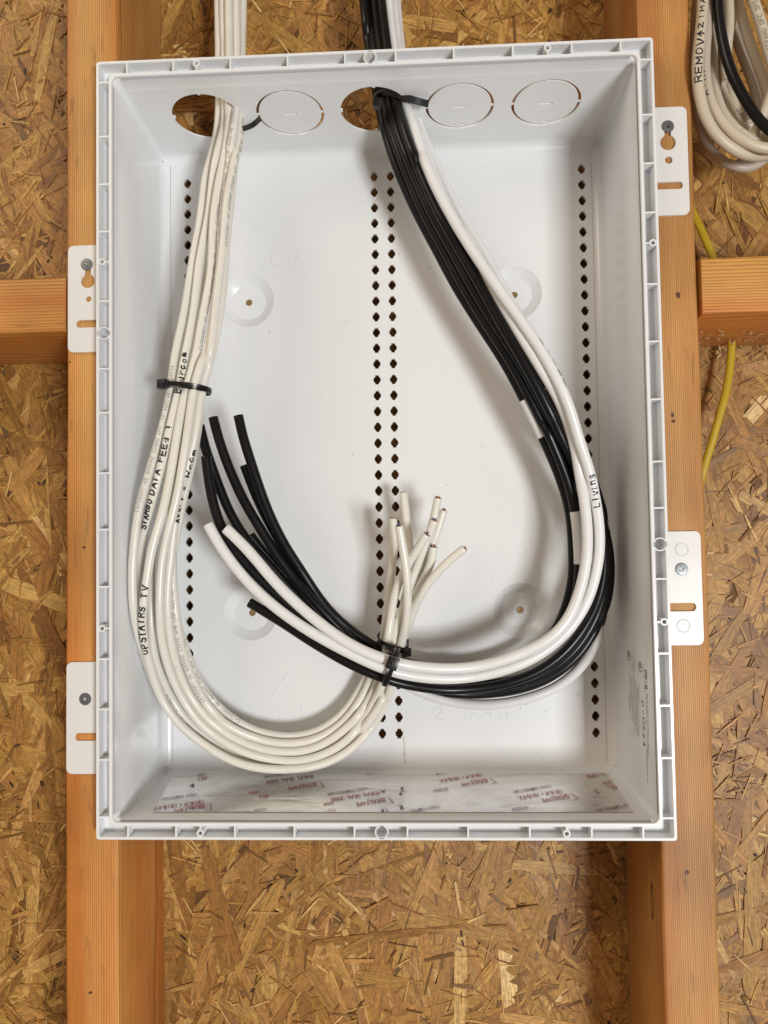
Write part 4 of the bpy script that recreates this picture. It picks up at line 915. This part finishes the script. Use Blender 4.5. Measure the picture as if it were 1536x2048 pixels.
# white paper flags wrapped round some of the black cables
def sleeve(i, u0, v0, u1, v1, th0=0, span=360, txt=None):
    e, C, r = ZB[i]; a = ((C-at(u0, v0, 40))[:, [0, 2]]**2).sum(1).argmin(); b = ((C-at(u1, v1, 40))[:, [0, 2]]**2).sum(1).argmin(); a, b = min(a, b), max(a, b)
    T, O, L = frames(C); n = 20; rings = []
    for k in range(a, b+1): rings.append([C[k]+(r+.16)*(math.cos(math.radians(th0+span*j/n))*O[k]+math.sin(math.radians(th0+span*j/n))*L[k]) for j in range(n+1)])
    v, f = loft(rings, False); return mesh("label_flag", v, f, M_LABEL, e, 60)
sleeve(5, 1000, 735, 1083, 868); sleeve(4, 1080, 775, 1140, 885); sleeve(1, 1139, 1022, 1139, 1131); sleeve(4, 1216, 1040, 1222, 1165); sleeve(0, 1040, 800, 1086, 872)
hand(4, "TV 1 A", 1224, 1150, 63, 4, 6, -1.0, .8, ZL, RB+.2)

# ---------------------------------------------------------------- cable ties
def tie(label, c, e1, e2, a, b, ax, width=4.6, head=None, tail=0, tail_dir=None, th=1.2, n=48, p=2.3, ridges=True, hsz=(3.3, 3.7, 2.8)):
    """strap looped round a bundle: centre c, ellipse axes e1*a and e2*b, ax = bundle direction"""
    c, e1, e2, ax = [np.array(q, float) for q in (c, e1, e2, ax)]
    e1 /= np.linalg.norm(e1); e2 = e2-e1*(e1@e2); e2 /= np.linalg.norm(e2); ax = np.cross(e1, e2)
    t = empty("cable_tie", c); tag(t, label, "cable tie", "black nylon cable ties")
    rings = []
    for i in range(n+1):
        q = 2*math.pi*i/n; cs, sn = math.cos(q), math.sin(q); k = (abs(cs)**p+abs(sn)**p)**(-1/p)
        o_ = e1*a*cs*k+e2*b*sn*k; nn = e1*cs/a+e2*sn/b; nn /= np.linalg.norm(nn)
        w = width/2; rings.append([c+o_+ax*w, c+o_+nn*th+ax*(w-.3), c+o_+nn*(th*.7)+ax*.9, c+o_+nn*(th*.7)-ax*.9, c+o_+nn*th-ax*(w-.3), c+o_-ax*w])
    v, f = loft(rings); mesh("strap", v, f, M_TIE, t, 40)
    if ridges:
        rb = MB()
        for i in range(0, 160):
            q = 2*math.pi*i/160; cs, sn = math.cos(q), math.sin(q); k = (abs(cs)**p+abs(sn)**p)**(-1/p); o_ = e1*a*cs*k+e2*b*sn*k; nn = e1*cs/a+e2*sn/b; nn /= np.linalg.norm(nn); tt = np.cross(nn, ax)
            rb.obox(c+o_+nn*(th*.85), tt, ax, nn, (.13, .95, .22))
        r_ = rb.build("ratchet_teeth", M_TIE, t); r_['kind'] = 'stuff'
    if head is not None:
        hc, hu, hn = [np.array(q, float) for q in head]; hu /= np.linalg.norm(hu); hn = hn-hu*(hu@hn); hn /= np.linalg.norm(hn); hs = np.cross(hu, hn)
        mb = MB(); mb.obox(hc, hu, hs, hn, hsz); h = mb.build("head", M_TIE, t, bevel=.6)
        mb = MB(); mb.obox(hc+hn*(hsz[2]+.1)+hs*1.6, hu, hs, hn, (2.2, .5, .45)); mb.obox(hc+hn*(hsz[2]+.1)-hs*1.6, hu, hs, hn, (2.2, .5, .45)); mb.obox(hc+hn*(hsz[2]+.1), hu, hs, hn, (.5, 1.1, .45)); mb.build("pawl_window", simple("tie_edge", (.016, .016, .018), .5), h, bevel=.15)
        if tail:
            mb = MB(); mb.obox(hc+np.array(tail_dir)*(2.4+tail/2), tail_dir, hs, np.cross(tail_dir, hs), (tail/2, 2.2, .5)); mb.build("tail", M_TIE, t, bevel=.2)
    return t
def span(paths, u, v, Y, dirv):
    """centre and half sizes of a bundle near a place"""
    pts = np.array([C[((C-at(u, v, Y))[:, [0, 2]]**2).sum(1).argmin()] for C in paths]); return pts
cc = [C for _, C in CR]
pts = span(cc, 375, 775, 28, None); c0 = pts.mean(0); d = np.array([.96, 0.0, -.12])
q = (pts-c0)@(d/np.linalg.norm(d)); mid = c0+d*(q.max()+q.min())/2; qy = pts[:, 1]; mid[1] = (qy.max()+qy.min())/2
tie("black cable tie cinched round the cream cables at the left, head pointing left", mid, d, (0, -1, 0), (q.max()-q.min())/2+RC+.3, (qy.max()-qy.min())/2+RC+.3, (0, 0, 1),
    head=(at(326, 768, mid[1]-6), (0, 0, 1), (-.5, -1, 0)), tail=0)
# centre tie round the white and black cables, strap seen crossing them
bb = [ZB[i][1] for i in (6, 7, 8, 5, 2)]; pts = span(bb, 784, 1335, 30, None)
dn = np.array([-.38, 0, -1.0]); dn /= np.linalg.norm(dn)
pt = at(783, 1332, 24); q = (pts-pt)@dn; ym0, ym1 = pts[:, 1].min()-RWt, pts[:, 1].max()+RWt
allq = np.r_[q-RB, q+RB]; mid = pt+dn*((allq.max()+allq.min())/2-1.2); mid[1] = (ym0+ym1)/2
tie("black cable tie strapped across the two white cables at the crossing, square head in front", mid, dn, (0, -1, 0), (allq.max()-allq.min())/2+1.8, (ym1-ym0)/2+.5, (1, 0, 0),
    head=(at(785, 1326, ym0-3.0), (-dn[2], 0, dn[0]), (0, -1, 0)), hsz=(4.0, 4.3, 2.6))
pts = span(cc, 792, 1293, 60, None); c0 = pts.mean(0); c0[1] = (pts[:, 1].max()+pts[:, 1].min())/2; d = np.array([1., 0, -.35]); d /= np.linalg.norm(d); q = (pts-c0)@d; mid = c0+d*(q.max()+q.min())/2
tie("black cable tie round the cream tips just above the crossing, mostly hidden", mid, d, (0, -1, 0), (q.max()-q.min())/2+RC+.4, (pts[:, 1].max()-pts[:, 1].min())/2+RC+.4, (0, 0, 1),
    head=(at(811, 1304, mid[1]-4), (0, 0, 1), (.3, -1, 0)), tail=7, tail_dir=(0.05, 0, 1.0), ridges=False)
allb = [C for _, C, _ in ZB]; pts = span(allb, 785, 196, 48, None); c0 = pts.mean(0); d = np.array([1., 0, -.12]); d /= np.linalg.norm(d); q = (pts-c0)@d; mid = c0+d*(q.max()+q.min())/2; qy = pts[:, 1]; mid[1] = (qy.max()+qy.min())/2
tie("black cable tie round the black and white cables at the top opening, long tail", mid, d, (0, -1, 0), (q.max()-q.min())/2+RB+.3, (qy.max()-qy.min())/2+RB+.3, (0, 0, 1), width=5.2)
tt = bpy.data.objects[-1] if False else None
def strip(name, pts, w, th, mat, parent, up):
    C = spline(pts, 1.5); T = np.gradient(C, axis=0); T /= np.linalg.norm(T, axis=1)[:, None]; up = np.array(up, float); rings = []
    for c, t in zip(C, T):
        b = up-t*(up@t); b /= np.linalg.norm(b); nn = np.cross(t, b); rings.append([c+b*w/2+nn*th/2, c-b*w/2+nn*th/2, c-b*w/2-nn*th/2, c+b*w/2-nn*th/2])
    v, f = loft(rings, True, True, True); return mesh(name, v, f, mat, parent, 40)
top_tie = [o for o in COL.objects if o.name.startswith("cable_tie")][-1]
ye = mid[1]-((qy.max()-qy.min())/2+RB+1.8)
strip("tail", [at(768, 183, ye-.4), at(790, 188, ye-1.0), at(812, 196, ye-1.5), at(835, 202, ye-1.2), at(856, 208, ye+2)], 5.0, 1.3, M_TIE, top_tie, (0, 0, 1))
mb = MB(); mb.obox(at(756, 207, ye-.6), (1, 0, -.2), (0, 1, 0), (.2, 0, 1), (3.2, 2.6, 3.4)); mb.build("head", M_TIE, top_tie, bevel=.6)
t5 = empty("cable_tie", at(500, 250, 40)); tag(t5, "tapered black tie tail poking out to the right of the cream cables at the top", "cable tie", "black nylon cable ties")
strip("tail", [at(464, 262, 44), at(482, 258, 40), at(500, 254, 38), at(512, 246, 38), at(519, 238, 39)], 3.6, 1.2, M_TIE, t5, (.3, 0, 1))

# ---------------------------------------------------------------- hanging coil and yellow cable at the right
RK = 3.8
coil = [
 ('c', RK, [(1404,-60,10),(1406,0,8),(1401,70,6),(1395,123,6),(1397,176,8),(1406,220,10),(1427,264,12),(1456,292,14),(1490,310,18),(1530,312,26),(1570,300,34)], "thick cream speaker cable forming the outermost left loop of the coil, handwriting on it", "coil"),
 ('c', RK, [(1424,-60,22),(1421,0,20),(1412,70,18),(1409,141,16),(1415,185,15),(1429,223,14),(1454,257,13),(1485,281,12),(1512,295,12),(1540,299,12),(1580,290,14)], "cream speaker cable sweeping second from the left across the coil", "coil"),
 ('c', RK*.95, [(1430,-60,32),(1428,0,30),(1424,80,27),(1426,149,25),(1431,185,24),(1442,220,23),(1459,246,22),(1485,271,22),(1510,283,23),(1531,279,25),(1570,255,28)], "cream speaker cable third from the left in the coil", "coil"),
 ('c', RK*.9, [(1462,-60,50),(1452,20,42),(1441,70,37),(1438,114,34),(1440,149,32),(1448,190,30),(1459,220,30),(1478,250,31),(1503,271,33),(1530,270,38),(1560,250,42)], "cream speaker cable fourth from the left, fading behind the black one", "coil"),
 ('c', RK*.9, [(1478,-60,56),(1466,20,50),(1454,100,42),(1457,158,38),(1463,193,36),(1478,229,35),(1499,251,35),(1521,266,36),(1545,272,38),(1580,270,40)], "cream speaker cable printed 16/2OFC curving under the black one", "coil"),
 ('k', RK*.95, [(1434,-60,16),(1434.5,0,14),(1440,53,13),(1450,105,12),(1468,158,11),(1492,202,10),(1515,237,9),(1540,262,9),(1580,285,10)], "single black cable crossing the hanging cream coil", "coil"),
 ('c', RK*.9, [(1458,-60,24),(1457,0,24),(1459,44,23),(1455,85,24),(1449,130,27),(1447,170,30)], "cream speaker cable dropping straight behind the black one at the top of the coil", "coil"),
 ('c', RK, [(1488,-60,20),(1506,0,20),(1521,44,21),(1533,88,22),(1548,140,24),(1560,200,26)], "cream speaker cable printed STRAND OFC at the right of the coil", "coil"),
 ('c', RK*.95, [(1464,-60,34),(1478,10,34),(1494,70,35),(1513,123,36),(1529,167,37),(1540,215,38),(1540,270,40)], "cream speaker cable running diagonally beside the printed one", "coil"),
 ('g', RK*.9, [(1452,-60,50),(1458,0,50),(1468,58,50),(1485,114,50),(1503,158,50),(1515,202,50),(1519,250,50),(1510,290,52),(1489,323,54),(1464,333,56)], "cream cable with shade put into its colour, deep inside the coil behind all the others", "coil"),
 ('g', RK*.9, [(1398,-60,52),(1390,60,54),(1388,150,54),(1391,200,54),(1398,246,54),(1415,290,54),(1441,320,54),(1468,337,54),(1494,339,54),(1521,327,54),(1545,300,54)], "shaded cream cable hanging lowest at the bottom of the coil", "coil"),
 ('c', RK*.9, [(1560,130,14),(1548,170,13),(1536,205,13),(1524,235,14),(1512,262,18),(1500,285,24)], "cream cable crossing behind the black one at the right edge of the picture", "coil"),
]
kp = [spline(W3(q[2])) for q in coil]; relax(kp, [q[1] for q in coil], iters=6)
KL = []
for (k_, r, _, lab, g), C in zip(coil, kp):
    e = empty("coiled_cable", C[0]); tag(e, lab, "cable", "cables of the hanging coil at the upper right")
    tube("jacket", C, r, {'c': M_CREAM2, 'k': M_BLACK, 'g': simple("shaded_jacket", (.50, .43, .36), .45)}[k_], e, 20, True, 1.0, .02); KL.append((e, C))  # duller jacket copy: shade deep in the coil is put into its colour
hand(0, "REMOVI", 1391, 170, 8, 4.4, 6.0, .1, .95, KL, RK); hand(0, "AZIMA", 1397, 84, 8, 3.0, 6.0, .35, .8, KL, RK); hand(1, "A41M", 1409, 196, 16, 3.4, 4.6, .75, .9, KL, RK)
tube_text(KL[4][1], RK*.9, "16/2OFC", at(1513, 268, 35), 3.2, 3.0, .45, M_PRINT, KL[4][0], 0, .66)
tube_text(KL[7][1], RK, "STRAND OFC SPEAKER"[::1], at(1536, 100, 21), 2.8, 2.6, .4, M_PRINT, KL[7][0], .2, .66)
yc = spline(W3([(1370,380,96),(1385,425,95),(1398,450,94),(1412,482,93),(1426,515,93),(1446,580,93),(1461,640,93),(1463,690,92),(1459,740,91),(1450,790,90),(1439,830,90),(1425,880,91),(1410,930,92),(1398,980,93),(1390,1040,94)]))
e = empty("yellow_cable", yc[0]); tag(e, "yellow sheathed power cable curving behind the right stud and block", "cable"); tube("jacket", yc, 3.0, M_YELLOW, e, 16, True, .65, .02)
